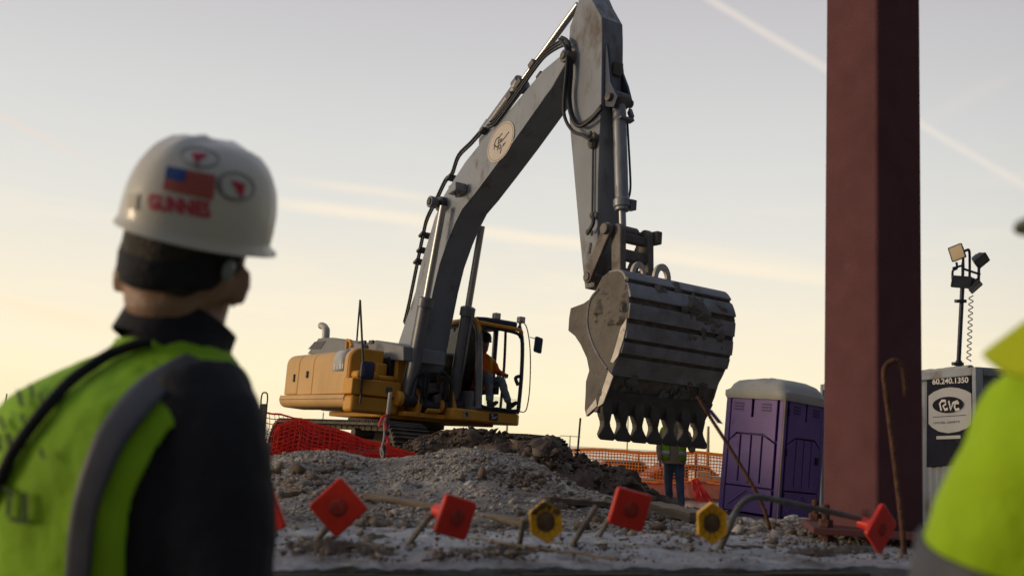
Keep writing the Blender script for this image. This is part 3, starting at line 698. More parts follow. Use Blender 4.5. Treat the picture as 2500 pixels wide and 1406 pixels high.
# raised edge plates along the boom's sides, weld lines
mb = MB()
for (x0, y0), (x1, y1) in zip(LOWE[2:-5], LOWE[3:-4]):
    p, q = ml(x0, y0, B0), ml(x1, y1, B0); mb.box((p + q) / 2 + Vector((0, 0.0, 0.0)), (q - p) / 2, (0, 0.012, 0), (q - p).normalized().cross(Vector((0, 1, 0))) * 0.012)
X(mb, 'edge_weld', m_boom, parent=boom)
tip = ml(1388, 140, B0); mb = MB(); bcyl(mb, tip, B0 - 0.09, B1 + 0.09, 0.10); bcyl(mb, tip, B0 - 0.12, B1 + 0.12, 0.055); X(mb, 'boom_tip_pin', m_link, bev=0.008)
foot = ml(1012, 925, -0.30); 
# arm cylinder on top of the boom
def ram(a, b, f, r, rr, name, collar=1.35, mat=None, rod=None):
    p = a.lerp(b, f); d = (b - a).normalized()
    t = X(MB().tube([a, p], r, 20), name, mat or m_cyl, ang=40)
    MB().tube([p - d * 0.16, p - d * 0.15, p - d * 0.01, p + d * 0.015], [r * 1.02, r * collar, r * collar, r * 0.8], 20).build('gland', mat or m_cyl, t, ang=30)
    MB().tube([p - d * .02, b], rr, 16).build('rod', rod or m_chrome, t, ang=40)
    return t
a0, a1 = ml(1196, 316, 0.0), ml(1412, 12, 0.0)
u = (a1 - a0).normalized(); nrm = Vector((-u.z, 0, u.x))
ram(a0 + nrm * 0.05, a1, 0.40, 0.105, 0.055, 'arm_ram')
mb = MB(); mb.prism([a0 + nrm * .12 + u * -.14 + Vector((0, -.1, 0)), a0 + nrm * .12 + u * .1 + Vector((0, -.1, 0)), a0 - nrm * .3 + u * .25 + Vector((0, -.1, 0)), a0 - nrm * .3 - u * .35 + Vector((0, -.1, 0))], (0, .2, 0)); X(mb, 'ram_bracket', m_boom, bev=.01, parent=boom)
mb = MB()
for f, s in ((0.30, 1), (0.36, -1), (0.41, 1), (0.5, -1), (0.56, 1)):
    p = a0.lerp(a1, f); mb.box(p + nrm * (-0.10) + Vector((0, -0.13 * s, 0)), u * 0.07, (0, 0.035, 0), nrm * 0.05)
X(mb, 'hose_clamp', m_link, bev=0.008)
mb = MB()
for k, (o, lat) in enumerate(((0, -0.16), (0.05, -0.08), (0.02, 0.06))):
    q = [(990, 795), (1001, 750), (1020, 657), (1036, 579), (1046, 539), (1068, 494), (1091, 446), (1107, 430), (1123, 386), (1155, 353), (1190, 313)]
    pts = [ml(x, y, lat) for x, y in q]
    pts = [p + Vector((-0.03 - o, 0, 0.02 + o)) for p in pts]; mb.tube(crv(pts, 4), 0.019, 7)
    q = [(1190, 313), (1212, 300), (1262, 232), (1300, 178), (1330, 140), (1362, 118), (1384, 112), (1390, 126)]
    pts = [ml(x, y, lat - 0.14) + Vector((-.01 * k, 0, .05 * k)) for x, y in q]; mb.tube(crv(pts, 4), 0.02, 7)
X(mb, 'boom_hose', m_hose, ang=60)
mb = MB()
for x, y in ((1027, 640), (1040, 575), (1035, 612), (1107, 436), (1188, 322)):
    p = ml(x, y, -0.1); mb.box(p, (0.06, 0, 0.03), (0, 0.12, 0), (-0.012, 0, 0.02))
X(mb, 'hose_bracket', m_darkmetal, bev=0.004, parent=boom)
mb = MB(); p = ml(1083, 500, B0); bcyl(mb, p, B0 - 0.30, B1 + 0.30, 0.062); bcyl(mb, p, B0 - 0.02, B0 - 0.09, 0.13); bcyl(mb, p, B1 + 0.02, B1 + 0.09, 0.13); X(mb, 'ram_pin', m_darkmetal, bev=0.008)
mb = MB(); bcyl(mb, p, B0 - 0.15, B0 - 0.28, 0.10); bcyl(mb, p, B1 + 0.15, B1 + 0.28, 0.10); X(mb, 'ram_eye', m_cyl, bev=0.01)
# boom work lamp, under a visor
mb = MB(); c = ml(1117, 462, B0 - 0.12); mb.box(c, (0.12, 0, 0.02), (0, 0.11, 0), (-0.01, 0, 0.075)); wl = X(mb, 'work_lamp', m_boom, bev=0.02)
mb = MB(); c2 = ml(1124, 474, B0 - 0.12); mb.tube([c2 + Vector((-.09, -.05, .03)), c2 + Vector((-.05, -.05, -.05)), c2 + Vector((.09, -.05, -.07)), c2 + Vector((.11, -.05, -.02))], 0.014, 6); mb.build('lamp_guard', m_darkmetal, wl)
# oval sign on the boom
ov = []; A, Bv = ml(1222, 347, B0 - 0.014), None
ux = (ml(1247, 303, B0 - 0.014) - ml(1198, 392, B0 - 0.014)) / 2; vx = (ml(1236, 362, B0 - 0.014) - ml(1206, 335, B0 - 0.014)) / 2
e1 = [A + ux * math.cos(t * math.pi / 20) * 1.06 + vx * math.sin(t * math.pi / 20) * 1.32 for t in range(40)]
sg = X(MB().prism(e1, (0, 0.006, 0)), 'oval_sign', m_cream, parent=boom)
def zz(x, y): return (1170 + x * 110 / 1190, 280 + y * 110 / 1190)
mb = MB()
for st in ([(390, 930), (400, 790), (430, 690), (470, 630), (520, 595)], [(400, 800), (440, 850), (480, 850)], [(500, 860), (500, 740), (520, 640), (550, 560), (610, 500)], [(500, 770), (560, 715), (600, 690), (680, 600), (785, 455)], [(535, 690), (600, 640)],
           [(560, 720), (600, 700)], [(475, 950), (490, 850), (520, 910), (570, 860), (550, 780), (520, 840)], [(575, 850), (575, 930), (545, 1030)], [(625, 820), (690, 735)], [(610, 850), (650, 760)]):
    mb.ribbon([ml(*zz(*s), B0 - 0.0165) for s in st], 0.022, (0, 1, 0))
mb.build('sign_scrawl', m_ink, sg, ang=180)
ring = [A + (ux * math.cos(t * math.pi / 20) * 0.97 + vx * math.sin(t * math.pi / 20) * 1.21) + Vector((0, -0.002, 0)) for t in range(41)]
MB().ribbon(ring, 0.010, (0, 1, 0)).build('sign_ring', mk('decal_grey', (0.3, 0.27, 0.24), 0.6), sg, ang=180)

# boom rams
r1a, r1b = ml(996, 975, -0.52), ml(1082, 503, -0.42)
ram(r1a, r1b, 0.52, 0.105, 0.06, 'boom_ram', 1.25)
r2a, r2b = ml(1103, 992, 0.40), ml(1176, 552, 0.36)
ram(r2a, r2b, 0.55, 0.105, 0.06, 'boom_ram', 1.25)
mb = MB()
mb.tube(crv([r1a + Vector((-.13, -.05, .25)), r1a.lerp(r1b, .25) + Vector((-.14, -.05, 0)), r1a.lerp(r1b, .5) + Vector((-.13, -.05, 0))], 4), 0.018, 6)
mb.tube(crv([r2a + Vector((.13, .03, .25)), r2a.lerp(r2b, .25) + Vector((.14, .03, 0)), r2a.lerp(r2b, .5) + Vector((.13, .03, 0))], 4), 0.018, 6)
X(mb, 'ram_pipe', m_cyl)

# stick
S0, S1 = -0.20, 0.19
SL = [(1450, 700), (1459, 640), (1459, 570), (1460, 442), (1464, 330), (1468, 256), (1470, 85), (1469, 42), (1447, 2), (1432, -34), (1416, -20), (1412, 4), (1400, 42), (1391, 66), (1384, 180), (1389, 280), (1392, 321), (1399, 400), (1414, 570), (1421, 640), (1428, 705)]
stick = X(MB().prism(mlist(SL, S0), (0, S1 - S0, 0)), 'stick', m_stick, bev=0.010, ang=25)
p0, p1 = ml(1470, 60, S0), ml(1459, 600, S0)
mb = MB(); mb.box(Vector(((p0.x + p1.x) / 2 + .012, (S0 + S1) / 2, (p0.z + p1.z) / 2 - 0.9)), (0.004, 0, 0), (0, 0.12, 0), (p1 - p0) * 0.28); X(mb, 'wear_strip', m_link, parent=stick, bev=0.003)
mb = MB(); g = ml(1416, 6, S0); bcyl(mb, g, -0.12, 0.12, 0.085); X(mb, 'stick_top_pin', m_link, bev=.01)
mb = MB()
mb.tube(crv([ml(x, y, S0 - 0.10) for x, y in ((1371, 92), (1389, 108), (1390, 171), (1387, 242), (1397, 290), (1415, 309), (1443, 293), (1469, 265))], 5), 0.028, 8)
mb.tube(crv([ml(x, y, S0 - 0.15) for x, y in ((1366, 96), (1382, 118), (1384, 160), (1377, 242), (1379, 287), (1398, 320), (1424, 331), (1443, 344))], 5), 0.025, 8)
mb.tube(crv([ml(x, y, S0 - 0.06) for x, y in ((1392, 122), (1396, 170), (1392, 240), (1400, 285), (1418, 301), (1446, 285), (1468, 258))], 5), 0.022, 8)
X(mb, 'stick_hose', m_hose, ang=60)
mb = MB()
for x, y, r in ((1445, 350, .085), (1452, 335, .06), (1441, 328, .05), (1446, 526, .055), (1456, 524, .04), (1435, 567, .045)):
    mb.ball(ml(x, y, S0 - 0.05), r * .8, r * .7, r, n=8, m=6)
X(mb, 'valve_block', m_bside, ang=30)
mb = MB(); mb.tube([ml(1448, 360, S0 - .03), ml(1446, 525, S0 - .03)], .016, 6); mb.tube(crv([ml(1448, 528, S0 - .05), ml(1448, 545, S0 - .08), ml(1437, 566, S0 - .08)], 4), .028, 7); X(mb, 'steel_pipe', m_darkmetal)
mb = MB(); mb.box(ml(1441, 606, S0 - .002), (0.012, 0, 0.075), (0, 0.006, 0), (0.018, 0, -0.004)); X(mb, 'slot', m_black, parent=stick)
# fins that hold the bucket ram
X(MB().prism([ml(x, y, -0.15) for x, y in ((1481, 106), (1486, 150), (1490, 200), (1508, 236), (1498, 262), (1484, 262), (1466, 256), (1468, 180))], (0, 0.045, 0)), 'ram_fin', m_fin, bev=0.006)
X(MB().prism([ml(x, y, 0.15) for x, y in ((1510, 116), (1515, 150), (1518, 178), (1530, 210), (1539, 246), (1536, 258), (1520, 256), (1506, 240), (1503, 170))], (0, 0.045, 0)), 'ram_fin', m_fin, bev=0.006)
mb = MB(); mb.box(ml(1506, 170, 0.04), (0.03, 0, 0.0), (0, 0.08, 0), (0.02, 0, 0.09)); X(mb, 'ram_plate', m_link, bev=0.01)
ba, bb = ml(1512, 246, 0.02), ml(1520, 560, 0.02)
mb = MB(); bcyl(mb, ba, -0.20, 0.24, 0.06); bcyl(mb, ba, -0.11, 0.13, 0.12); X(mb, 'ram_pin', m_link, bev=0.008)
bram = X(MB().tube([ba + Vector((0, 0, -.05)), ba.lerp(bb, .78)], 0.095, 22), 'bucket_ram', m_cylm, ang=40)
d = (bb - ba).normalized(); g = ba.lerp(bb, .78)
MB().tube([g - d * .02, g, g + d * .10, g + d * .11, g + d * .15, g + d * .16], [.10, .12, .12, .10, .10, .07], 20).build('gland', m_cylm, bram, ang=30, bev=.004)
MB().tube([g, bb], 0.052, 16).build('rod', m_chrome, bram)
mb = MB(); mb.box(g + d * .06 + Vector((.06, .11, 0)), (.06, 0, 0), (0, .05, 0), (0, 0, .07)); mb.box(ml(1527, 292, .06), (.05, 0, .01), (0, .12, 0), (-.005, 0, .02)); mb.box(ml(1540, 280, .17), (.02, 0, .03), (0, .03, 0), (-.03, 0, .06)); mb.build('pipe_bracket', m_cyl, bram, bev=.006)
MB().tube(crv([ml(1531, 290, .17), ml(1535, 360, .17), ml(1539, 440, .17), ml(1538, 470, .15), ml(1534, 484, .13)], 4), 0.016, 7).build('steel_pipe', m_fin, bram)
# rocker links, H link
PA, PB, PC = ml(1484, 560, -0.33), ml(1437, 676, -0.33), ml(1502, 682, -0.2)
def capsule(p, q, w0, w1, b, th):
    d = (q - p).normalized(); n = Vector((-d.z, 0, d.x)); o = []
    for k in range(9): t = math.pi * k / 8; o.append(Lp(p, b) - d * math.sin(t) * w0 + n * math.cos(t) * w0)
    for k in range(9): t = math.pi * k / 8; o.append(Lp(q, b) + d * math.sin(t) * w1 - n * math.cos(t) * w1)
    return o, (0, th, 0)
for b in (-0.36, 0.30):
    X(MB().prism(*capsule(PA, PB, .095, .085, b, .055)), 'rocker_link', m_link, bev=0.010)
mb = MB(); bcyl(mb, PA, -0.38, 0.40, 0.062); bcyl(mb, PA, -0.41, -0.30, 0.075); bcyl(mb, PA, -.1, .14, .10); X(mb, 'link_pin', m_link, bev=0.008)
mb = MB(); bcyl(mb, PB, -0.38, 0.38, 0.06); X(mb, 'link_pin', m_link, bev=0.008)
PA2 = Vector((PA.x + 0.10, 0, PA.z - .02)); PC2 = Vector((PC.x + 0.12, 0, PC.z - 0.1))
for b in (-0.28, 0.20):
    o, t = capsule(PA2, PC2, .10, .09, b, .10); X(MB().prism(o, t), 'bucket_link', m_link, bev=0.015)
mb = MB()
for f, h in ((0.10, .06), (0.42, .075), (0.75, .06)):
    p = PA2.lerp(PC2, f); mb.box(Vector((p.x, 0, p.z)), (.055, 0, 0), (0, .24, 0), (0, 0, h))
mb.box(Vector((PA2.x + .06, 0.36, PA2.z)), (.09, 0, 0), (0, .05, 0), (0, 0, .09)); X(mb, 'link_crossbar', m_link, bev=0.02)

# bucket
K0, K1 = -0.76, 1.04
BO = [(1393, 752), (1425, 740), (1450, 722), (1458, 700), (1470, 676), (1484, 665), (1507, 661), (1519, 668), (1531, 698), (1536, 734), (1531, 774), (1526, 814), (1516, 851), (1503, 881), (1493, 902), (1484, 935), (1470, 972), (1456, 996), (1431, 1016), (1427, 998), (1429, 960), (1430, 931), (1438, 904), (1432, 874), (1417, 841), (1403, 820), (1387, 807), (1389, 775)]
sp = mlist(BO, K0)
bk = bpy.data.objects.new('bucket_side', None)
bpy.data.objects.remove(bk)
for b in (K0, K1 - 0.04):
    mbp = MB().prism([Lp(p, b) for p in sp], (0, 0.04, 0)); bs = X(mbp, 'bucket_side', m_bside, bev=0.006, ang=25)
    if b == K0: bside = bs
back = [ml(x, y, K0) for x, y in ((1462, 694), (1470, 676), (1484, 666), (1507, 662), (1519, 669), (1531, 698), (1536, 734), (1531, 774), (1526, 814), (1516, 851), (1503, 881), (1493, 902), (1484, 935), (1471, 970), (1459, 998))]
cb = Vector((0, 0, 0))
for p in sp: cb += p
cb /= len(sp)
bc = crv(back, 4)
def inset(pts, h):
    o = []
    for i, p in enumerate(pts):
        d = (pts[min(i + 1, len(pts) - 1)] - pts[max(i - 1, 0)]).normalized(); n = Vector((d.z, 0, -d.x))
        if n.dot(p - cb) < 0: n = -n
        o.append(p + n * h)
    return o
W = Vector((0, K1 - K0 - 0.05, 0))
def shell(pts, h0, h1, b0=K0 + 0.025, b1=K1 - 0.025):
    a, c = inset(pts, h0), inset(pts, h1); return [Lp(p, b0) for p in a] + [Lp(p, b0) for p in c[::-1]], (0, b1 - b0, 0)
m_gap = mk('bucket_gap', (0.12, 0.10, 0.08), 0.9, var=0.4, scale=8, bump=0.8, bscale=18, dirt=0.5, dcol=(0.20, 0.17, 0.135), dscale=5)
shellp = X(MB().prism(*shell(bc, -0.045, -0.012)), 'bucket_shell', m_gap, ang=25)
# overlapping wear plates over the curved back
def arc(a, b):
    L = [0]
    for p, q in zip(bc, bc[1:]): L.append(L[-1] + (q - p).length)
    T = L[-1]; o = []
    for k in range(9):
        s = (a + (b - a) * k / 8) * T; i = 0
        while i < len(L) - 2 and s > L[i + 1]: i += 1
        o.append(bc[i].lerp(bc[i + 1], (s - L[i]) / max(1e-9, L[i + 1] - L[i])))
    return o
for a, b, h in ((0.10, 0.265, 0.035), (0.285, 0.37, 0.032), (0.40, 0.48, 0.032), (0.505, 0.585, 0.03), (0.605, 0.665, 0.028), (0.69, 0.80, 0.012)):
    pts = arc(a, b); lo = inset(pts, -0.013); hi = []
    for k, p in enumerate(pts):
        n = (inset(pts, 1.0)[k] - p); hi.append(p + n * (h * (0.55 + 0.45 * k / 8)))
    X(MB().prism([Lp(p, K0 + 0.004) for p in lo] + [Lp(p, K0 + 0.004) for p in hi[::-1]], (0, K1 - K0 - 0.012, 0)), 'wear_plate', m_bucket, bev=0.006, ang=25)
# stepped ends on the far side, side cutters
for pts in ([(1530, 775), (1515, 800), (1501, 850), (1490, 883), (1497, 886), (1509, 868), (1521, 830), (1528, 800)], [(1485, 905), (1497, 918), (1472, 985), (1458, 994), (1468, 955)], [(1457, 991), (1430, 1016), (1432, 1002), (1455, 972)]):
    X(MB().prism([ml(x, y, K0 - 0.012) for x, y in pts], (0, 0.014, 0)), 'worn_edge', m_worn, bev=0.003, parent=bside)
mb = MB(); pts = crv([ml(x, y, K0 - 0.004) for x, y in ((1462, 706), (1442, 730), (1434, 770), (1436, 805), (1447, 840), (1462, 870), (1482, 900))], 4); mb.tube(pts, 0.016, 6); X(mb, 'weld_seam', m_bucket, parent=bside)
# caked mud: thin lumpy crusts that hug the steel
def crust(fn, nu, nv, thr, amp, fq, seed, name, parent, mat):
    hs_, ps_ = [], []
    for j in range(nv + 1):
        for i in range(nu + 1):
            p, n = fn(i / nu, j / nv); e = min(i / nu, 1 - i / nu, j / nv, 1 - j / nv) * 5
            h = fbm(p.x * fq + seed, p.y * fq, p.z * fq, 5) * .75 + .25 * fbm(p.y * fq * 3, p.z * fq * 3, seed, 4) - thr - .5 * max(0, 1 - e); hs_.append(h); ps_.append(p + n * (max(0, min(h * 2.2, .8)) * amp + .02 * amp * fbm(p.y * 60, p.z * 60, 1) - .004))
    mb = MB(); fs = []
    for j in range(nv):
        for i in range(nu):
            q = (j * (nu + 1) + i, j * (nu + 1) + i + 1, (j + 1) * (nu + 1) + i + 1, (j + 1) * (nu + 1) + i)
            if max(hs_[k] for k in q) > 0: fs.append(q)
    mb.add(ps_, fs); return mb.build(name, mat, parent, ang=35, kind='stuff') if fs else None
def spt(f): 
    q = arc(f, min(1, f + .004)); d = (q[-1] - q[0]).normalized(); n = Vector((d.z, 0, -d.x)); return q[0], (n if n.dot(q[0] - cb) > 0 else -n)
def back_fn(f0, f1, b0, b1, lift):
    def fn(u, v):
        p, n = spt(f0 + (f1 - f0) * v); return Lp(p, b0 + (b1 - b0) * u) + n * lift, n
    return fn
crust(back_fn(.22, .62, .05, 1.0, .026), 90, 50, .10, .055, 4.2, 3.0, 'mud_crust', shellp, m_bside)
crust(back_fn(.10, .45, K0 + .1, .3, .026), 90, 40, .27, .04, 4.5, 8.0, 'mud_crust', shellp, m_bside)
crust(back_fn(.76, .90, K0 + .03, K1 - .03, .010), 150, 26, .0, .060, 5.0, 1.0, 'mud_crust', shellp, m_bside)
sa, sb_ = ml(1440, 690, K0), ml(1538, 800, K0)
crust(lambda u, v: (Vector((sa.x + (sb_.x - sa.x) * u, K0 - .003, sa.z + (sb_.z - sa.z) * v)), Vector((0, -1, 0))), 50, 50, .02, .07, 5.0, 2.0, 'mud_crust', bside, m_bside)
# lifting eyes
tr = arc(0.18, 0.19)[0]
def topp(px, py):
    d = ray(px, py); b = -.3
    for _ in range(20):
        q = m2w(tr.x, b, tr.z); x, y = proj(q); b += (px - x) / 150
    return b
for px, sc in ((1557, 1.0), (1614, 1.25)):
    b = topp(px, 680); c = Vector((tr.x - .02, b, tr.z + .01)); mb = MB(); n = 12
    o = [c + Vector((0, math.cos(t * math.pi / n) * .115 * sc, math.sin(t * math.pi / n) * .16 * sc)) for t in range(n + 1)]; i_ = [c + Vector((0, math.cos(t * math.pi / n) * .06 * sc, math.sin(t * math.pi / n) * .095 * sc)) for t in range(n + 1)]
    mb.prism(o + i_[::-1], (0.05, 0, 0)); X(mb, 'lifting_eye', m_worn, bev=.006)
# cutting lip and teeth
lp0, lp1 = ml(1478, 952, K0), ml(1456, 1004, K0); ld = (lp1 - lp0).normalized(); ln = Vector((-ld.z, 0, ld.x))
if ln.x < 0: ln = -ln
mb = MB(); mb.prism([lp0 - ln * .05, lp0 + ln * .02, lp1 + ln * .012, lp1 + ld * .03 - ln * .03, lp1 - ln * .05], (0, K1 - K0, 0)); X(mb, 'cutting_lip', m_tooth, bev=.006)
tp = ml(1463, 1070, K0 + 0.1); td = (tp - lp1); TL = td.length; td.normalize(); tn = Vector((-td.z, 0, td.x))
if tn.x < 0: tn = -tn
for k in range(7):
    b = K0 + 0.115 + k * (K1 - K0 - 0.23) / 6; by = Vector((0, 1, 0)); c0 = Lp(lp1, b)
    mb = MB(); rings = []
    for s, w, h, o in ((-.30, .020, .02, .03), (-.26, .055, .05, .035), (-.14, .080, .075, .03), (-.02, .082, .085, .012), (.06, .062, .075, 0.004), (.13, .046, .060, 0)):
        c = c0 + td * s * 1.0 + tn * o; rings.append(rsq(c, by, tn, 1, 0.35, 3)); rings[-1] = [c + by * ((p - c).dot(by) * w) + tn * ((p - c).dot(tn) * h) for p in rings[-1]]
    mb.loft(rings); ad = X(mb, 'tooth', m_tooth, ang=30)
    mb = MB(); rings = []
    for s, w, h in ((.11, .050, .056), (.165, .056, .052), (.22, .088, .046), (.27, .120, .040), (TL - .05, .130, .032), (TL - .01, .122, .024), (TL + .012, .095, .014)):
        c = c0 + td * s; rings.append([c + by * ((p).x * w) + tn * ((p).y * h) for p in [Vector(q) for q in rsq(Vector((0, 0, 0)), Vector((1, 0, 0)), Vector((0, 1, 0)), 1, 0.4, 3)]])
    mb.loft(rings).build('tooth_tip', m_tooth, ad, ang=30)

# house
def arcp(cb_, cc_, r, a0, a1, n=6): return [(cb_ + r * math.cos(math.radians(a0 + (a1 - a0) * k / n)), cc_ + r * math.sin(math.radians(a0 + (a1 - a0) * k / n))) for k in range(n + 1)]
def xsec(pts, a0, a1): return MB().prism([Vector((a0, b, c)) for b, c in pts], (a1 - a0, 0, 0))
sec = [(-1.45, -0.35)] + arcp(-1.26, 0.20, 0.19, 180, 90)[0:7] + [(-0.85, 0.40), (-0.85, -0.35)]
h1 = X(xsec(sec, -2.74, -2.13), 'side_door', m_yel2_sunlit, bev=0.03)
X(xsec(sec, -2.118, -1.50), 'side_door', m_yel2_sunlit, bev=0.012); h2 = X(xsec(sec, -1.488, -0.62), 'side_door', m_yel2_sunlit, bev=0.012)
sec2 = [(-1.462, -0.35)] + arcp(-1.26, 0.212, 0.202, 180, 90)[0:7] + [(-0.85, 0.414), (-0.85, -0.35)]
X(xsec(sec2, -0.608, -0.105), 'side_panel', m_yel2_sunlit, bev=0.012); X(xsec(sec2, -0.100, -0.03), 'front_compartment', m_yel2, bev=0.03)  # split so the side takes the painted sunlit tone, front stays saturated
MB().box((-1.72, -1.46, 0.0), (.03, 0, 0), (0, .018, 0), (0, 0, .06)).build('door_latch', m_darkmetal, h2, bev=.005)
MB().box((-2.3, -1.46, -0.05), (.025, 0, 0), (0, .015, 0), (0, 0, .07)).build('door_latch', m_darkmetal, h1, bev=.005)
# label wraps over the rounded shoulder
rows = [[Vector((a, b, c)) for a in (-0.66, -0.24)] for b, c in [(-1.468, 0.02), (-1.468, .12)] + [(-1.26 + .208 * math.cos(math.radians(t)), .212 + .208 * math.sin(math.radians(t))) for t in (180, 165, 150, 135, 122)]]
lab = X(MB().grid(rows), 'label_plate', mk('label_silver', (0.42, 0.42, 0.42), 0.5, var=0.12, scale=6), solid=0.004)
mb = MB()
for a, w in ((-.58, .05), (-.48, .04), (-.37, .06), (-.28, .03)): mb.box((a, -1.472, .10), (w * .7, 0, 0), (0, .002, 0), (0, 0, .045))
mb.build('label_mark', m_white, lab)
low = [(-1.0, -0.36), (-1.50, -0.36), (-1.50, -0.44)] + arcp(-1.37, -0.44, 0.13, 180, 270) + [(-1.0, -0.585)]
X(xsec(low, -2.80, -0.05), 'side_skirt', m_yel2_sunlit, bev=0.03)
X(MB().abox((-2.85, -1.30, -0.40), (-2.2, 1.45, 0.40)), 'counterweight', m_yel2, bev=0.14)
X(MB().abox((-2.4, -0.86, -0.58), (-0.5, 0.52, 0.36)), 'engine_bay', m_yel2, bev=0.03)
X(MB().abox((-2.4, 0.55, -0.58), (-1.15, 1.45, 0.42)), 'left_bay', m_yel2, bev=0.04)
# storage box in front of the right side, with a step on it
t1, t2, t3 = ma(862, 918, 0.25), ma(970, 946, 0.25), ma(970, 1022, 0.25)
X(MB().abox((-0.10, -1.52, -0.36), (0.25, -0.63, -0.10)), 'storage_box', m_yel2, bev=0.02)
X(MB().abox((-0.12, -1.49, -0.64), (0.22, -0.63, -0.368)), 'storage_box', m_yel2, bev=0.05)
mb = MB(); mb.abox((-0.10, -1.42, -0.10), (0.20, -1.03, 0.03)); mb.abox((-0.10, -1.025, -0.10), (0.16, -0.68, -0.0)); X(mb, 'step_plate', m_yel2, bev=0.045)
mb = MB(); mb.abox((-0.03, -1.0, -0.0), (0.02, -0.80, 0.20)); X(mb, 'vent_cover', m_yel2, bev=.03)
mb = MB(); mb.box((0.262, -0.86, -0.24), (.02, 0, 0), (0, .05, 0), (0, 0, .05)); X(mb, 'marker_lamp', m_link, bev=.01)
mb = MB(); mb.abox((-0.20, -0.76, -0.05), (0.0, -0.62, 0.34)); X(mb, 'filter_panel', m_black, bev=.03)
mb = MB(); mb.abox((-0.45, -0.66, -0.62), (0.10, -0.44, 0.30)); X(mb, 'inner_wall', m_yel2, bev=.02)
# engine hood and exhaust
hs = mlist([(738, 862), (765, 824), (800, 822), (872, 838), (872, 870)], -0.95)
X(MB().prism([p + Vector((0, .1, 0)) for p in hs], (0, 1.1, 0)), 'engine_hood', m_hood, bev=0.015)
mb = MB(); q = mlist([(752, 852), (768, 834), (795, 832), (782, 852)], -0.858); mb.prism(q, (0, .01, 0)); X(mb, 'hood_louvre', m_darkmetal)
hs2 = mlist([(872, 872), (874, 840), (918, 830), (985, 845), (985, 880)], -0.75); X(MB().prism(hs2, (0, 0.8, 0)), 'engine_hood', m_hood, bev=0.015)
mb = MB(); mb.abox((hs2[0].x + .02, -0.78, hs2[1].z - .02), (hs2[0].x + .3, -0.74, hs2[1].z + .05)); mb.abox((hs2[0].x + .45, -0.78, hs2[1].z - .02), (hs2[0].x + .6, -0.74, hs2[1].z + .04)); X(mb, 'hood_hinge', m_darkmetal, bev=.005)
e0 = ml(795, 826, -0.5); MBx = MB().tube(crv([e0 + Vector((0, 0, -.1)), ml(796, 812, -.5), ml(795, 802, -.5), ml(789, 796, -.5), ml(784, 795, -.5)], 4), [.075] * 8 + [.07] * 9, 12); X(MBx, 'exhaust', m_worn)
mb = MB(); p = ml(848, 838, -1.2); mb.tube([p + Vector((0, 0, -.1)), p + Vector((0, 0, .06)), p + Vector((.12, 0, .03)), p + Vector((.2, 0, -.06))], .035, 8); X(mb, 'grab_rail', m_yel2)
# mirror pole with inverted V
mp0 = ma(879, 984, 0.26)
mb = MB(); mb.tube(crv([mp0, ma(884, 930, .27), ma(886, 885, .27), ma(884, 835, .26), ma(879, 732, .25)], 4), .018, 7); mb.tube(crv([ma(871, 832, .05), ma(875, 780, .15), ma(879, 732, .25)], 4), .015, 7); pole = X(mb, 'mirror_pole', m_darkmetal)
c = ma(897, 904, 0.34); mb = MB(); mb.loft([rsq(c + Vector((-.05, 0, 0)), Vector((0, 1, 0)), Vector((0, 0, 1)), .09, .03), rsq(c + Vector((-.02, 0, 0)), Vector((0, 1, 0)), Vector((0, 0, 1)), .115, .04), rsq(c + Vector((.02, 0, 0)), Vector((0, 1, 0)), Vector((0, 0, 1)), .115, .04), rsq(c + Vector((.05, 0, 0)), Vector((0, 1, 0)), Vector((0, 0, 1)), .08, .03)])
for i in range(len(mb.v)): mb.v[i] = Vector((mb.v[i].x, mb.v[i].y, c.z + (mb.v[i].z - c.z) * 1.25))
mb.build('mirror', m_navy, pole)
# revolving frame, boom brackets and hoses
X(MB().abox((-1.9, -0.90, -0.68), (0.15, 1.30, -0.6)), 'revolving_frame', m_yel2, bev=.02)
bpf = [(-0.55, -0.62), (0.42, -0.62), (0.46, -0.42), (0.34, -0.20), (0.16, 0.10), (-0.05, 0.22), (-0.35, 0.15), (-0.5, -0.1)]
for b in (-0.40, 0.27): X(MB().prism([Vector((a, b, c)) for a, c in bpf], (0, 0.07, 0)), 'boom_bracket', m_yel2, bev=.012)
mb = MB(); bcyl(mb, r1a, -0.64, -0.38, .115); bcyl(mb, Vector((r2a.x + .1, 0, r2a.z)), .22, .52, .115); X(mb, 'ram_foot', m_darkmetal, bev=.02)
mb = MB(); bcyl(mb, r1a, -0.74, -0.64, .125); bcyl(mb, r1a, -.38, -.30, .105); bcyl(mb, Vector((r2a.x + .14, 0, r2a.z - .02)), .05, .12, .12); X(mb, 'pin_cap', m_yel2, bev=.02)
X(MB().tube([Vector((.28, -.3, -.42)), Vector((.28, .22, -.42))], .10, 16), 'cross_tube', m_darkmetal)
mb = MB(); mb.abox((.15, -.62, -.64), (.42, .5, -.56)); mb.box((.45, -.12, -.52), (.05, 0, .02), (0, .13, 0), (0, 0, .03)); X(mb, 'front_beam', m_yel2, bev=.02)
mb = MB()
for pts, r in (([(1000, 965), (1010, 930), (1022, 913), (1034, 910), (1040, 925), (1036, 950)], .028), ([(1036, 968), (1036, 930), (1042, 908), (1046, 930), (1038, 985)], .022), ([(1068, 930), (1070, 915), (1080, 908), (1090, 915), (1092, 940), (1086, 975)], .028), ([(1080, 912), (1094, 920), (1102, 945), (1100, 982)], .026), ([(1066, 950), (1072, 925), (1082, 920), (1088, 935)], .02), ([(1027, 985), (1028, 950), (1022, 940)], .016)):
    mb.tube(crv([ma(x, y, .46) for x, y in pts], 5), r, 8)
X(mb, 'front_hose', m_hose, ang=60)
mb = MB()
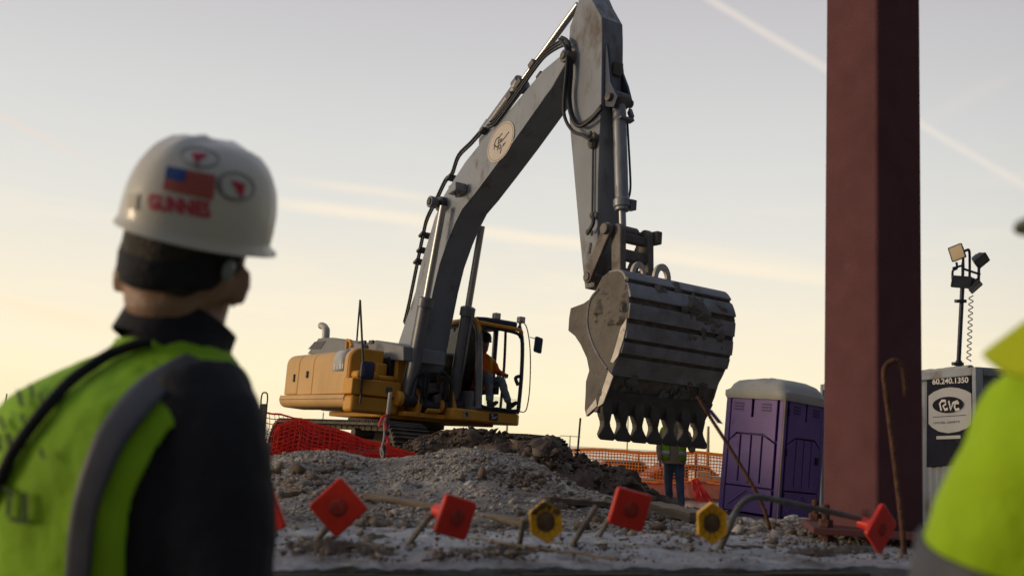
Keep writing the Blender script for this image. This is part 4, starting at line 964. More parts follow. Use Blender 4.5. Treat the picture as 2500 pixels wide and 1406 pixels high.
for px, py, rx, rz in ((1034, 940, .10, .13), (1052, 948, .14, .10), (1024, 932, .06, .09), (1076, 950, .07, .12), (1066, 975, .1, .1)): mb.box(ma(px, py, .34), (.06, 0, .01), (0, rx * .8, rz * .25), (.01, -rx * .2, rz * .8))
X(mb, 'swivel_block', m_link, bev=.03)
X(MB().abox((-.3, -.3, -.6), (.25, .25, -.2)), 'hose_well', m_black)

# cab
CB0, CB1, CA0, CA1, CC0, CC1 = 0.55, 1.50, -1.05, 0.60, -0.40, 1.13
cab = X(MB().abox((CA0, CB0, CC0 - .03), (CA1 + .02, CB1, CC0 + .015)), 'cab_floor', m_cabgrey, bev=.01)
def post(pts, w, d, name, mat, parent=None):
    mb = MB(); mb.tube(crv(pts, 4) if len(pts) > 2 else pts, w, 8, flat=d / w, hint=(1, 0, 0)); return X(mb, name, mat, ang=50)
fr = [Vector((.62, .66, CC0)), Vector((.60, .65, -.1)), Vector((.56, .63, .5)), Vector((.50, .61, .92)), Vector((.38, .60, 1.10))]
post(fr, .055, .07, 'cab_pillar', m_cabgrey)
post([Vector((.62, 1.47, CC0)), Vector((.63, 1.48, .2)), Vector((.60, 1.47, .8)), Vector((.50, 1.45, 1.10))], .032, .04, 'cab_pillar', m_navy)
post([Vector((CA0, .6, CC0)), Vector((CA0, .6, 1.08))], .06, .06, 'cab_pillar', m_yel2)
post([Vector((CA0, 1.47, CC0)), Vector((CA0, 1.47, 1.08))], .03, .03, 'cab_pillar', m_navy)
post([Vector((-.25, 1.46, CC0)), Vector((-.25, 1.46, 1.08))], .05, .05, 'cab_pillar', m_navy)
post([Vector((.08, 1.46, CC0)), Vector((.10, 1.46, .4)), Vector((.06, 1.46, 1.08))], .022, .03, 'door_frame', m_navy)
rs = [(CA0, .60), (CA0, 1.45), (.40, 1.47), (.56, 1.36), (.58, 1.0), (.56, .72), (.44, .58)]
X(MB().prism([Vector((a, b, 1.07)) for a, b in rs], (0, 0, .09)), 'cab_roof', m_navy, bev=.03)
mb = MB(); mb.tube(crv([Vector((.30, .57, 1.10)), Vector((.47, .60, 1.06)), Vector((.575, .68, 1.045)), Vector((.60, 1.0, 1.03)), Vector((.60, 1.38, 1.02)), Vector((.57, 1.46, .96))], 5), .034, 8); mb.tube([Vector((.30, .57, 1.10)), Vector((CA0, .57, 1.10))], .035, 8); mb.tube(crv([Vector((.40, .585, 1.12)), Vector((.50, .60, 1.02)), Vector((.54, .615, .85))], 4), .045, 8); X(mb, 'roof_rim', m_yel2)
mb = MB(); mb.tube(crv([Vector((.63, .66, -.30)), Vector((.66, .72, -.37)), Vector((.66, 1.0, -.38)), Vector((.66, 1.40, -.38)), Vector((.64, 1.47, -.30))], 4), .03, 8); X(mb, 'window_seal', m_black)
mb = MB(); mb.tube(crv([Vector((.56, .66, .88)), Vector((.56, .74, .97)), Vector((.57, 1.0, .985)), Vector((.57, 1.36, .96)), Vector((.59, 1.44, .88))], 4), .03, 8); X(mb, 'window_seal', m_black)
X(MB().abox((-.7, .66, 1.045), (.46, 1.42, 1.066)), 'roof_lining', m_black, bev=.02)
gl = X(MB().prism([Vector((a, CB0 + .04, c)) for a, c in ((CA0 + .06, -.12), (.38, -.12), (.50, .1), (.50, .6), (.42, .98), (CA0 + .06, 1.02))], (0, .008, 0)), 'side_window', m_glass)
X(MB().abox((CA0, CB0 + .01, CC0), (.56, CB0 + .06, -.12)), 'side_panel', m_cabgrey, bev=.01)
X(MB().abox((CA0 - .01, .66, .1), (CA0 + .0, 1.40, 1.0)), 'rear_window', m_glass)
X(MB().abox((CA0 - .02, .6, CC0), (CA0 + .02, 1.45, .1)), 'rear_panel', m_black)
mb = MB(); mb.box((.655, 1.10, -.28), (.006, 0, 0), (0, .36, 0), (0, 0, .10)); X(mb, 'lower_window', m_glass)
X(MB().prism([Vector((a, b, -.63)) for a, b in ((-.3, .16), (.60, .16), (.66, .3), (.66, 1.44), (.60, 1.52), (-.3, 1.52))], (0, 0, .195)), 'cab_base', m_yel2, bev=.03)
mb = MB()
for px, py in ((1212, 772), (1272, 781)):
    p = ma(px, py, .52); mb.box(p, (.06, 0, 0), (0, .055, 0), (0, 0, .055)); mb.box(p + Vector((-.02, 0, -.07)), (.02, 0, 0), (0, .02, 0), (0, 0, .04))
X(mb, 'roof_lamp', m_worn, bev=.012)
pts = [ma(x, y, .62) for x, y in ((1271, 784), (1284, 795), (1292, 830), (1295, 880), (1293, 950), (1287, 992), (1280, 1005), (1268, 1004))]
mpole = X(MB().tube(crv(pts, 5), .010, 6), 'mirror_rail', m_darkmetal)
c = ma(1314, 842, .68); mb = MB(); mb.loft([rsq(c + Vector((x, 0, 0)), Vector((0, 1, -.1)), Vector((0, .12, 1)), s, .02) for x, s in ((-.04, .055), (-.02, .075), (.02, .075), (.03, .06))])
for i in range(len(mb.v)): mb.v[i] = Vector((mb.v[i].x, mb.v[i].y, c.z + (mb.v[i].z - c.z) * 1.8))
mb.tube([c + Vector((0, -.05, .1)), ma(1294, 823, .62)], .008, 6); mb.build('mirror', m_navy, mpole)
mb = MB(); mb.tube(crv([Vector((.64, 1.44, .22)), Vector((.6, 1.38, .18)), Vector((.64, 1.42, .06))], 4), .035, 6); X(mb, 'window_catch', m_navy)
# seat, console, levers
mb = MB(); mb.abox((-.62, .78, -.12), (-.10, 1.26, .02)); mb.box((-.60, 1.06, .24), (.05, 0, -.015), (0, .21, 0), (-.05, 0, .24)); mb.abox((-.5, .9, -.38), (-.2, 1.15, -.12)); X(mb, 'seat', mk('seat_cloth', (.07, .09, .10), .8), bev=.04)
mb = MB(); mb.abox((-.35, .66, -.1), (.12, .76, .12)); mb.abox((-.35, 1.28, -.1), (.12, 1.38, .12)); mb.tube([Vector((.08, .71, .12)), Vector((.14, .71, .30))], .02, 6); mb.tube([Vector((.08, 1.33, .12)), Vector((.14, 1.33, .30))], .02, 6); mb.tube([Vector((.44, 1.0, -.38)), Vector((.36, 1.0, .0)), Vector((.34, 1.0, .06))], .012, 6); X(mb, 'armrest_console', m_black, bev=.01)
mb = MB(); mb.abox((.42, .70, .05), (.46, .78, .17)); mb.tube([Vector((.44, .74, .1)), Vector((.52, .7, -.2))], .012, 6); X(mb, 'monitor', m_black, bev=.01)
# stickers on the cab base
c = ma(1205, 1017, .672); pl = X(MB().box(c, (.002, 0, 0), (0, .085, 0), (0, 0, .06)), 'emblem_plate', m_ink, bev=.001)
mb = MB()
for st in ([(-.045, .03), (-.02, .015), (-.015, -.01), (.02, -.025), (.045, -.01)], [(-.02, .015), (-.03, .045)], [(-.015, -.01), (-.03, -.04)], [(.045, -.01), (.055, .012)]): mb.ribbon([c + Vector((.0035, y, z)) for y, z in st], .018, (1, 0, 0))
mb.build('leaping_mark', m_white, pl, ang=180)
c = ma(1139, 1012, .672); pl = X(MB().box(c, (.002, 0, 0), (0, .055, 0), (0, 0, .075)), 'warning_sticker', mk('sticker_ochre', (.5, .33, .12), .6)); mb = MB(); mb.ball(c + Vector((.003, .0, .02)), .002, .03, .025, n=10, m=6); mb.ball(c + Vector((.003, .01, -.012)), .002, .02, .02, n=10, m=6); mb.build('sticker_mark', m_ink, pl)

# turntable and tracks
X(MB().tube([Vector((-1.0, 0, z)) for z in (-1.3, -1.12, -1.10, -.80, -.78, -.70)], [.95, .95, .72, .72, .85, .85], 32), 'turntable', m_track, ang=30)
X(MB().abox((-1.9, -1.0, -1.42), (1.1, 1.0, -1.05)), 'undercarriage', m_track, bev=.08)
for s in (-1, 1):
    b0 = s * 1.30; R = 0.46; a0_, a1_ = -2.35, 1.58; zc = -1.75 + R; mb = MB()
    pts = []; L = a1_ - a0_; N = 17; pit = L / N
    def pth(s_):
        per = 2 * L + 2 * math.pi * R; s_ %= per
        if s_ < L: return Vector((a0_ + s_, 0, zc + R)), 0
        s_ -= L
        if s_ < math.pi * R: t = s_ / R; return Vector((a1_ + R * math.sin(t), 0, zc + R * math.cos(t))), t
        s_ -= math.pi * R
        if s_ < L: return Vector((a1_ - s_, 0, zc - R)), math.pi
        s_ -= L; t = s_ / R; return Vector((a0_ - R * math.sin(t), 0, zc - R * math.cos(t))), math.pi + t
    per = 2 * L + 2 * math.pi * R; M_ = 50
    for k in range(M_):
        p, t = pth(per * k / M_); d = Vector((math.cos(t), 0, -math.sin(t))); n = Vector((math.sin(t), 0, math.cos(t))); h = per / M_ * .47
        mb.box(Lp(p, b0), d * h, (0, .32, 0), n * .018)
        for q in (-.7, 0.1, .85): mb.box(Lp(p, b0) + n * .03 + d * h * q, d * .010, (0, .315, 0), n * .022)
        mb.box(Lp(p, b0) - n * .05, d * h * .9, (0, .07, 0), n * .04)
    tk = X(mb, 'track', m_track, bev=0.0, ang=30)
    mb = MB()
    for a, r in ((a0_, .36), (a1_, .36)): mb.tube([Vector((a, b0 - .08, zc)), Vector((a, b0 + .08, zc))], r, 24); mb.tube([Vector((a, b0 - .2, zc)), Vector((a, b0 + .2, zc))], r * .55, 16)
    for k in range(7): a = a0_ + .5 + k * (L - 1) / 6; mb.tube([Vector((a, b0 - .17, zc - .30)), Vector((a, b0 + .17, zc - .30))], .11, 14)
    for k in range(2): a = a0_ + 1.2 + k * 1.5; mb.tube([Vector((a, b0 - .17, zc + .32)), Vector((a, b0 + .17, zc + .32))], .08, 14)
    mb.build('roller', m_track, tk)
    mb = MB(); mb.abox((a0_ + .3, b0 - .16, zc - .22), (a1_ - .3, b0 + .16, zc + .2)); mb.build('track_frame', m_track, tk, bev=.04)

# ------------------------------------------------------------------ people
m_skin = mk('skin', (0.32, 0.19, 0.135), 0.55, var=0.12, scale=20, bump=0.1, bscale=120)
m_hair = mk('hair', (0.028, 0.020, 0.016), 0.6, var=0.3, scale=60, bump=0.5, bscale=150)
m_jkt = mk('jacket_black', (0.012, 0.012, 0.018), 0.85, var=0.25, scale=6, bump=0.35, bscale=24)
m_jeans = mk('jeans', (0.085, 0.125, 0.20), 0.85, var=0.3, scale=5, bump=0.4, bscale=40)
m_jeansg = mk('jeans_grey', (0.16, 0.19, 0.22), 0.85, var=0.3, scale=6, bump=0.4, bscale=30)
m_boot = mk('boots', (0.022, 0.018, 0.016), 0.6, var=0.3, scale=12)
m_lime = mk('lime_cloth', (0.26, 0.50, 0.012), 0.8, var=0.14, scale=4, bump=0.75, bscale=7, bdist=.03, trans=0.15, transcol=(0.35, 0.7, 0.03))
m_limey = mk('lime_yellow', (0.42, 0.66, 0.010), 0.8, var=0.08, scale=4, bump=0.9, bscale=5, bdist=.05, trans=0.25, transcol=(0.55, 0.85, 0.02))
m_tape = mk('tape_grey', (0.060, 0.064, 0.082), 0.55, var=0.15, scale=30)
m_tapel = mk('tape_silver', (0.40, 0.41, 0.42), 0.45, var=0.1, scale=30)
m_hat = mk('hat_white', (0.60, 0.59, 0.53), 0.42, var=0.06, scale=5, dirt=0.10, dcol=(0.42, 0.42, 0.30), dscale=5, coat=0.3)
m_orange = mk('orange_cloth', (0.95, 0.15, 0.015), 0.85, var=0.12, scale=8, bump=0.3, bscale=25)
m_tan = mk('tan_coat', (0.28, 0.215, 0.145), 0.85, var=0.18, scale=6, bump=0.3, bscale=25)
m_glove = mk('glove_dark', (0.03, 0.03, 0.033), 0.8)
m_eye = mk('eye_dark', (0.02, 0.015, 0.012), 0.3)
m_band = mk('band_navy', (0.012, 0.013, 0.022), 0.8, var=0.2, scale=20, bump=0.3, bscale=60)

def ell(c, X_, Y_, rx, ry, n=20, p=2.3, oy=0.0):
    o = []
    for k in range(n):
        t = 2 * math.pi * k / n; ct, st = math.cos(t), math.sin(t)
        o.append(c + X_ * rx * math.copysign(abs(ct) ** (2 / p), ct) + Y_ * (oy + ry * math.copysign(abs(st) ** (2 / p), st)))
    return o
HEAD = [(-.125, .030, .075, -.01), (-.115, .045, .088, .02), (-.09, .057, .092, .055), (-.05, .066, .092, .078), (-.01, .072, .092, .092), (.03, .077, .097, .100), (.06, .077, .096, .100), (.09, .066, .082, .088), (.112, .046, .058, .064), (.124, .02, .025, .03)]
def head(mb, c, h, g, sc=1.0):
    s = g.cross(h).normalized()
    mb.loft([ell(c + h * t * sc, s, g, w * sc, (f + b) / 2 * sc, 20, 2.1, (f - b) / 2 * sc) for t, w, f, b in HEAD])
    mb.tube([c + (g * .088 + h * .035) * sc, c + (g * .100 + h * .005) * sc, c + (g * .113 - h * .022) * sc, c + (g * .092 - h * .034) * sc], [.010 * sc, .012 * sc, .018 * sc, .013 * sc], 8)
    mb.tube([c + (g * .085 - h * .068 - s * .02) * sc, c + (g * .097 - h * .066) * sc, c + (g * .085 - h * .068 + s * .02) * sc], .008 * sc, 6)
    for k in (-1, 1):
        mb.ball(c + (s * k * .080 - g * .012 + h * .000) * sc, .009 * sc, .021 * sc, .034 * sc, ((s * k + g * -.5).normalized(), (g + s * k * .5).normalized(), h), 10, 8)
def eyes(parent, c, h, g, sc=1.0):
    s = g.cross(h).normalized()
    for k in (-1, 1): MB().ball(c + (g * .088 + s * k * .031 + h * .022) * sc, .010 * sc, n=8, m=6).build('eye', m_eye, parent)
def hand(mb, w, d, pn, sc=1.0, curl=0.5, side=1):
    """palm and five unequal, bent fingers; d = towards the fingers, pn = palm normal"""
    d = d.normalized(); pn = (pn - d * pn.dot(d)).normalized(); x = d.cross(pn).normalized() * side
    mb.loft([ell(w + d * t * sc, x, pn, a * sc, b * sc, 10, 2.4) for t, a, b in ((-.02, .024, .019), (.01, .030, .017), (.05, .040, .015), (.085, .041, .013), (.097, .034, .010))])
    for k, (o, ln) in enumerate(((-.030, .068), (-.010, .078), (.010, .073), (.029, .058))):
        p = w + (d * .085 + x * o) * sc; dd = d.copy(); pts = [p]
        for j, f in enumerate((.45, .3, .25)):
            a = curl * (0.55 + .25 * j); dd = (dd * math.cos(a) + pn * math.sin(a)).normalized(); pts.append(pts[-1] + dd * ln * f * sc)
            pn2 = pn
        mb.tube(pts, [.0092 * sc, .0088 * sc, .0080 * sc, .0066 * sc], 7)
    p = w + (d * .025 - x * .028) * sc; t = (d * .75 - x * .6 + pn * .35).normalized()
    mb.tube([p, p + t * .035 * sc, p + (t + d * .3).normalized() * .062 * sc + pn * .006 * sc], [.0125 * sc, .0105 * sc, .0085 * sc], 7)
DOME = [(0, 1.0), (.03, 1.0), (.06, .985), (.085, .95), (.105, .895), (.125, .81), (.140, .71), (.152, .58), (.160, .43), (.1655, .24), (.168, .05)]
class Hat:
    def __init__(s, o, h, g, rx=.122, ry=.150): s.o, s.h, s.g, s.s, s.rx, s.ry = o, h, g, g.cross(h).normalized(), rx, ry
    def at(s, az, t, off=0.0):             # az: 0 = front; t: height above the brim
        k = lerp(DOME, t); q = s.s * math.sin(az) * (s.rx + off) + s.g * math.cos(az) * (s.ry + off)
        rid = 0.006 * (math.exp(-((abs(math.sin(az)) * k - .0) / .10) ** 2)) * sst(.03, .10, t)
        rid += 0.004 * (math.exp(-((abs(math.sin(az)) * k - .42) / .07) ** 2)) * sst(.05, .11, t)
        return s.o + q * k + s.h * (t + rid + (off if t > .14 else off * t / .14))
def helmet(parent, o, h, g, mat, rx=.122, ry=.150):
    H = Hat(o, h, g, rx, ry); mb = MB(); n = 48
    rings = []
    for ex_, dz in ((.0, -.006), (.005, -.008)):
        r = []
        for k in range(n):
            a = 2 * math.pi * k / n; vis = .034 * max(0, math.cos(a)) ** 1.5
            q = (H.s * math.sin(a) * (rx + ex_) + g * math.cos(a) * (ry + ex_ + vis * (1 if ex_ else .6))); r.append(o + q + h * (dz - vis * .25))
        rings.append(r)
    r2 = [p + h * .006 + (o - p).normalized() * .001 for p in rings[1]]; rings.append(r2)
    r3 = []
    for k in range(n): a = 2 * math.pi * k / n; r3.append(H.at(a, .004))
    rings.append(r3)
    for t in (.015, .03, .045, .06, .075, .09, .103, .115, .126, .136, .145, .152, .158, .163, .1655): rings.append([H.at(2 * math.pi * k / n, t) for k in range(n)])
    mb.loft(rings); ob = mb.build('hard_hat', mat, parent, ang=50); return H, ob
def limb(mb, pts, rad, n=14):
    k = 5; P_ = crv(pts, k); R_ = []
    for i in range(len(P_)): f = i / k; j = min(int(f), len(rad) - 2); R_.append(rad[j] + (rad[j + 1] - rad[j]) * (f - j))
    mb.tube(P_, R_, n)
TORSO = [(.015, .062, .060, 0), (-.015, .085, .072, .002), (-.045, .140, .085, -.004), (-.075, .178, .098, -.010), (-.12, .198, .112, -.016), (-.20, .200, .125, -.018), (-.30, .188, .124, -.012), (-.40, .174, .115, .0), (-.48, .170, .112, .004), (-.56, .178, .118, .0), (-.64, .182, .120, -.002)]
def boot(parent, ank, f, sc=1.0):
    z = Vector((0, 0, 1)); s = f.cross(z).normalized(); b = ank - z * .085 * sc; mb = MB()
    mb.loft([ell(b + f * t * sc + z * hh / 2 * sc, s, z, w * sc, hh / 2 * sc, 12, 2.6) for t, w, hh in ((-.085, .025, .06), (-.06, .038, .10), (0, .043, .115), (.06, .045, .085), (.13, .046, .062), (.175, .038, .05), (.195, .015, .03))])
    mb.tube([b + z * .06 * sc, b + z * .17 * sc], [.050 * sc, .052 * sc], 12); return mb.build('boot', m_boot, parent, remesh=.010 * sc)
def boot_dir(parent, ank, f, up, sc=1.0):
    s = f.cross(up).normalized(); b = ank - up * .085 * sc; mb = MB()
    mb.loft([ell(b + f * t * sc + up * hh / 2 * sc, s, up, w * sc, hh / 2 * sc, 12, 2.6) for t, w, hh in ((-.085, .025, .06), (-.06, .038, .10), (0, .043, .115), (.06, .045, .085), (.13, .046, .062), (.175, .038, .05), (.195, .015, .03))])
    mb.tube([b + up * .06 * sc, b + up * .15 * sc], [.050 * sc, .050 * sc], 12); return mb.build('boot', m_boot, parent, remesh=.010 * sc)
def torso_rings(nb, s, g, up, sw=1.0, sd=1.0, lean=None, extra=0.0, n=40, tab=TORSO):
    o = []
    for z, w, d, f in tab:
        c = nb + up * z + g * f
        if lean: c = c + lean(z)
        o.append(ell(c, s, g, w * sw + extra, d * sd + extra, n, 2.25))
    return o

# --- near worker on the left, seen from behind: lime vest over a black jacket, white hard hat
D1 = 1.80
g1 = Vector((math.sin(math.radians(33)), math.cos(math.radians(33)), 0)); s1 = g1.cross(Vector((0, 0, 1))); Z = Vector((0, 0, 1))
nb = P(418, 842, D1)
wk = thing('person', 'near worker seen from behind in lime vest, black jacket and stickered white hard hat', 'person', (nb.x - .05, nb.y, 0))
def lean1(z): t = sst(.0, -.16, z); return g1 * (-0.085 * t) + s1 * (-0.0 * t)
hh = camdir(.265, .95, 0.10); gh1 = (FW * math.cos(math.radians(24)) + RT * math.sin(math.radians(24))); gh1 = (gh1 - hh * gh1.dot(hh)).normalized(); sh1 = gh1.cross(hh)
ho = P(479, 570, D1)
hc = ho - hh * 0.070 - sh1 * .006
mb = MB(); head(mb, hc, hh, gh1, 1.14)
limb(mb, [hc - hh * .03 - gh1 * .03, hc - hh * .085 - gh1 * .012 + RT * .014, nb + Z * .05 + g1 * .025, nb - Z * .04 + g1 * .01], [.080, .073, .070, .074])
for k, e_ in ((-1, P(296, 664, 1.80)), (1, P(584, 700, 1.80))): mb.ball(e_, .013, .024, .042, ((sh1 * k - gh1 * .6).normalized(), (gh1 + sh1 * k * .6).normalized(), hh), 10, 8)
rs_ = torso_rings(nb, s1, g1, Z, .86, .82, lean1, 0, 24); mb.loft(rs_)
shR, elR, wrR = nb + s1 * .165 + lean1(-.12) - Z * .10, nb + s1 * .235 - Z * .40 + g1 * -.05, nb + s1 * .23 - Z * .64 + g1 * .03
shL, elL, wrL = nb - s1 * .150 + lean1(-.12) - Z * .165, nb - s1 * .24 - Z * .40 + g1 * -.08, nb - s1 * .22 - Z * .63 + g1 * .04
for a, b, c, sd_ in ((shR, elR, wrR, 1), (shL, elL, wrL, -1)):
    limb(mb, [a, b, c], [.055, .043, .03]); hand(mb, c, (c - b), g1 * .2 - s1 * sd_, 1.0, .45, sd_)
hip = nb - Z * .60 + lean1(-.6)
for k in (-1, 1): limb(mb, [hip + s1 * k * .09, hip + s1 * k * .10 - Z * .42 + g1 * .02, Vector(((hip + s1 * k * .11).x, (hip + s1 * k * .11).y, .10))], [.085, .055, .04])
body = mb.build('body', m_skin, wk, remesh=.009)
eyes(body, hc, hh, gh1, 1.10)
mb = MB(); mb.loft([ell(hc + hh * t * 1.1, sh1, gh1, w * 1.1 + .006, (f + b) / 2 * 1.1 + .004, 24, 2.1, (f - b) / 2 * 1.1 - .012) for t, w, f, b in HEAD[4:]]); 
mb.loft([ell(hc + hh * t, sh1, gh1, .078, .05, 20, 2.1, -.062) for t in (-.028, -.015, 0, .03)]); mb.build('hair', m_hair, wk, remesh=.008)
# dark ear band round the back of the head with its pads
mb = MB(); rows = []
for t, e in ((-.020, .004), (-.010, .010), (.015, .013), (.042, .010), (.05, .005)):
    rows.append([hc + hh * (t - .012 * math.cos(a * 2)) + sh1 * math.sin(a) * (.088 + e) - gh1 * (math.cos(a) * (.108 + e) + .004) for a in [math.radians(x) for x in range(-104, 105, 8)]])
mb.grid(rows).build('head_band', m_band, wk, solid=.006)
c = hc + sh1 * .108 - gh1 * .020 + hh * .032
MB().ball(c, .008, .014, .020, (sh1, gh1, hh), 12, 8).build('band_clip', mk('clip_silver', (0.22, 0.26, 0.28), 0.35), wk)
MB().tube(crv([hc - sh1 * .100 - gh1 * .035 + hh * .045, hc - sh1 * .106 - gh1 * .02 + hh * .012, hc - sh1 * .102 - gh1 * .005 - hh * .012]), .007, 8).build('glasses_arm', mk('clear_plastic', (0.62, 0.62, 0.58), 0.3), wk)
H1, hat1 = helmet(wk, ho, hh, gh1, m_hat, .1165, .146)
# shell over the torso used for the vest and all its trims
VT = torso_rings(nb, s1, g1, Z, 1.13, 1.20, lean1, .012, 64)
def rows_dense(rings, k=5):
    n = len(rings[0]); cols = [crv([r[i] for r in rings], k) for i in range(n)]; return [[cols[i][j] for i in range(n)] for j in range(len(cols[0]))]
VR = rows_dense(VT, 9)
JR = rows_dense(torso_rings(nb, s1, g1, Z, 1.10, 1.15, lean1, .004, 48), 4)
mb = MB(); mb.loft(JR)
limb(mb, [shR - s1 * .02 + Z * .015, shR + s1 * .03 - Z * .05, shR.lerp(elR, .5) + s1 * .02, elR, elR.lerp(wrR, .6), wrR + (wrR - elR).normalized() * -.03], [.090, .094, .090, .080, .064, .050])
limb(mb, [shL + s1 * .02 + Z * .015, shL - s1 * .03 - Z * .05, shL.lerp(elL, .5) - s1 * .02, elL, elL.lerp(wrL, .6), wrL + (wrL - elL).normalized() * -.03], [.090, .094, .090, .080, .064, .050])
mb.build('jacket', m_jkt, wk, remesh=.011, disp=.018, dsc=.11)
mb = MB(); rings = []
hx = (hc - nb); 
for t, r_, dz in ((-.02, .100, 0), (.02, .094, .0), (.055, .090, .0), (.080, .091, .0), (.083, .084, .0), (.05, .080, 0)):
    c = nb + Z * (t * .85 - .006) + g1 * (.004 + t * .25); rings.append(ell(c, (s1 - Z * .22).normalized(), (g1 + Z * -.42).normalized(), r_ * 1.05, r_ * 1.04, 28, 2.1))
mb.loft(rings, cap=False).build('collar', m_jkt, wk, ang=60)
# vest: the shell minus an arm hole on each side
bvh_v, bvh_f = [], []
n = len(VR[0])
for r in VR: bvh_v += r
for j in range(len(VR) - 1):
    for i in range(n): bvh_f.append((j * n + i, j * n + (i + 1) % n, (j + 1) * n + (i + 1) % n, (j + 1) * n + i))
BV = BVHTree.FromPolygons([tuple(p) for p in bvh_v], bvh_f)
ARM = [(880, 560), (915, 545), (945, 520), (985, 470), (1030, 432), (1080, 393), (1130, 360), (1180, 336), (1240, 316), (1300, 306), (1400, 302), (1700, 330)]     # y -> x where the vest ends
def keep(p):
    x, y = proj(p); q = p - nb; a = q.dot(s1)
    if a > 0 and q.z < -.03:
        lim = lerp(ARM, y)
        if x > lim and (q - lean1(q.z)).dot(g1) < .045: return False
        if q.z > -.30 and abs((q - lean1(q.z)).dot(g1)) < .05 and a > .12: return False
    if a < 0 and -.30 < q.z < -.05 and abs((q - lean1(q.z)).dot(g1)) < .06 and a < -.12: return False
    return True
mb = MB(); used = {}
# snap the arm hole edge: move rows' edge vertices onto the limit by fine subdivision of columns
fine = []
for r in VR[4:]:
    fr_ = []
    for i in range(n):
        a, b = r[i], r[(i + 1) % n]
        for k in range(6): fr_.append(a.lerp(b, k / 6))
    fine.append(fr_)
nf = len(fine[0]); vs = [p for r in fine for p in r]; fs = []
for j in range(len(fine) - 1):
    for i in range(nf):
        q = (j * nf + i, j * nf + (i + 1) % nf, (j + 1) * nf + (i + 1) % nf, (j + 1) * nf + i)
        if keep(sum((vs[k] for k in q), Vector()) / 4): fs.append(q)
mb.add(vs, fs); vest = mb.build('vest', m_lime, wk, solid=.003, ang=180, disp=.014, dsc=.09)
def onvest(px, py, off):
    d = ray(px, py).normalized(); loc, nn, i, dist = BV.ray_cast(CAM, d)
    if loc is None: loc, nn, i, dist = BV.find_nearest(CAM + d * 1.85)
    if nn.dot(d) > 0: nn = -nn
    return loc + nn * off
def vpatch(A, B, name, mat, off, n=6):
    rows = []
    for y, xa in A:
        yb, xb = B[len(rows)]
        rows.append([onvest(xa + (xb - xa) * k / n, y + (yb - y) * k / n, off) for k in range(n + 1)])
    return MB().grid(rows).build(name, mat, vest, ang=180, solid=.002)
def dens(t, k=4):
    v = crv([Vector((x, y, 0)) for y, x in t], k); return [(p.y, p.x) for p in v]
vpatch(dens([(878, 452), (905, 400), (940, 345), (990, 295), (1060, 245), (1140, 212), (1220, 190), (1300, 177), (1420, 168)]), dens([(908, 520), (925, 480), (955, 425), (1010, 370), (1085, 312), (1160, 276), (1240, 247), (1310, 236), (1420, 226)]), 'reflective_strip', m_tape, .012)
for pts, r in (([(845, 372), (858, 330), (880, 275), (905, 235), (945, 180), (1000, 130), (1050, 90), (1110, 48), (1170, 18), (1230, -20)], .0088),):
    mb = MB(); q = crv([onvest(x, y, .012) for y, x in pts], 10); mb.tube(q, [r * (1.0 + .16 * (i % 2)) for i in range(len(q))], 8); mb.build('cord', m_jkt, vest, ang=180)
# faded dark print on the back of the vest
rnd = random.Random(3)
for (cx, cy, w_, h_, ang) in ((62, 985, 14, 42, 30), (88, 968, 12, 34, 30), (112, 985, 10, 30, 25), (22, 1040, 12, 34, 25), (48, 1020, 12, 26, 60), (70, 1030, 10, 24, 20), (14, 1085, 14, 40, 15), (40, 1080, 14, 36, 20), (30, 1190, 60, 14, 30), (40, 1225, 12, 60, -5), (78, 1235, 14, 70, 0), (60, 1265, 40, 12, 10), (118, 1110, 12, 26, 25)):
    a = math.radians(ang); ux_, uy_ = math.cos(a), math.sin(a); rows = []
    for j in range(5): rows.append([onvest(cx + (i / 3 - .5) * w_ * ux_ - (j / 4 - .5) * h_ * -uy_ * .6, cy + (i / 3 - .5) * w_ * uy_ + (j / 4 - .5) * h_ * ux_, .012) for i in range(4)])
    MB().grid(rows).build('print_mark', mk('print_dark', (0.035, 0.06, 0.02), 0.9), vest, ang=180)
# stickers on the hat
def ray_hat(px, py, off=.0018):
    if 'hb' not in globals():
        R_ = [[H1.at(2 * math.pi * k / 72, t / 24 * .1655) for k in range(72)] for t in range(25)]
        v_ = [p for r in R_ for p in r]; f_ = [(j * 72 + i, j * 72 + (i + 1) % 72, (j + 1) * 72 + (i + 1) % 72, (j + 1) * 72 + i) for j in range(24) for i in range(72)]
        globals()['hb'] = BVHTree.FromPolygons([tuple(p) for p in v_], f_)
    d = ray(px, py).normalized(); loc, nn, i, dist = hb.ray_cast(CAM, d)
    if nn.dot(d) > 0: nn = -nn
    return loc + nn * off
def hpatch(q, name, mat, off=.0018, n=8, parent=None):
    rows = []
    for j in range(n + 1):
        a = Vector(q[0]).lerp(Vector(q[3]), j / n); b = Vector(q[1]).lerp(Vector(q[2]), j / n); rows.append([ray_hat(*a.lerp(b, i / n), off) for i in range(n + 1)])
    return MB().grid(rows).build(name, mat, parent or hat1, ang=180)
m_fr = mk('flag_red', (0.42, 0.06, 0.05), 0.6); m_fw = mk('flag_pink', (0.46, 0.17, 0.14), 0.6); m_fb = mk('flag_blue', (0.03, 0.075, 0.26), 0.5); m_mark = mk('marker_red', (0.50, 0.02, 0.06), 0.6); m_pen = mk('pen_grey', (0.25, 0.25, 0.25), 0.7)
FL = [(409, 407), (526, 430), (519, 489), (398, 462)]
flag = hpatch(FL, 'flag_sticker', m_fw)
def fuv(u, v):
    a = Vector(FL[0]).lerp(Vector(FL[1]), u); b = Vector(FL[3]).lerp(Vector(FL[2]), u); return tuple(a.lerp(b, v))
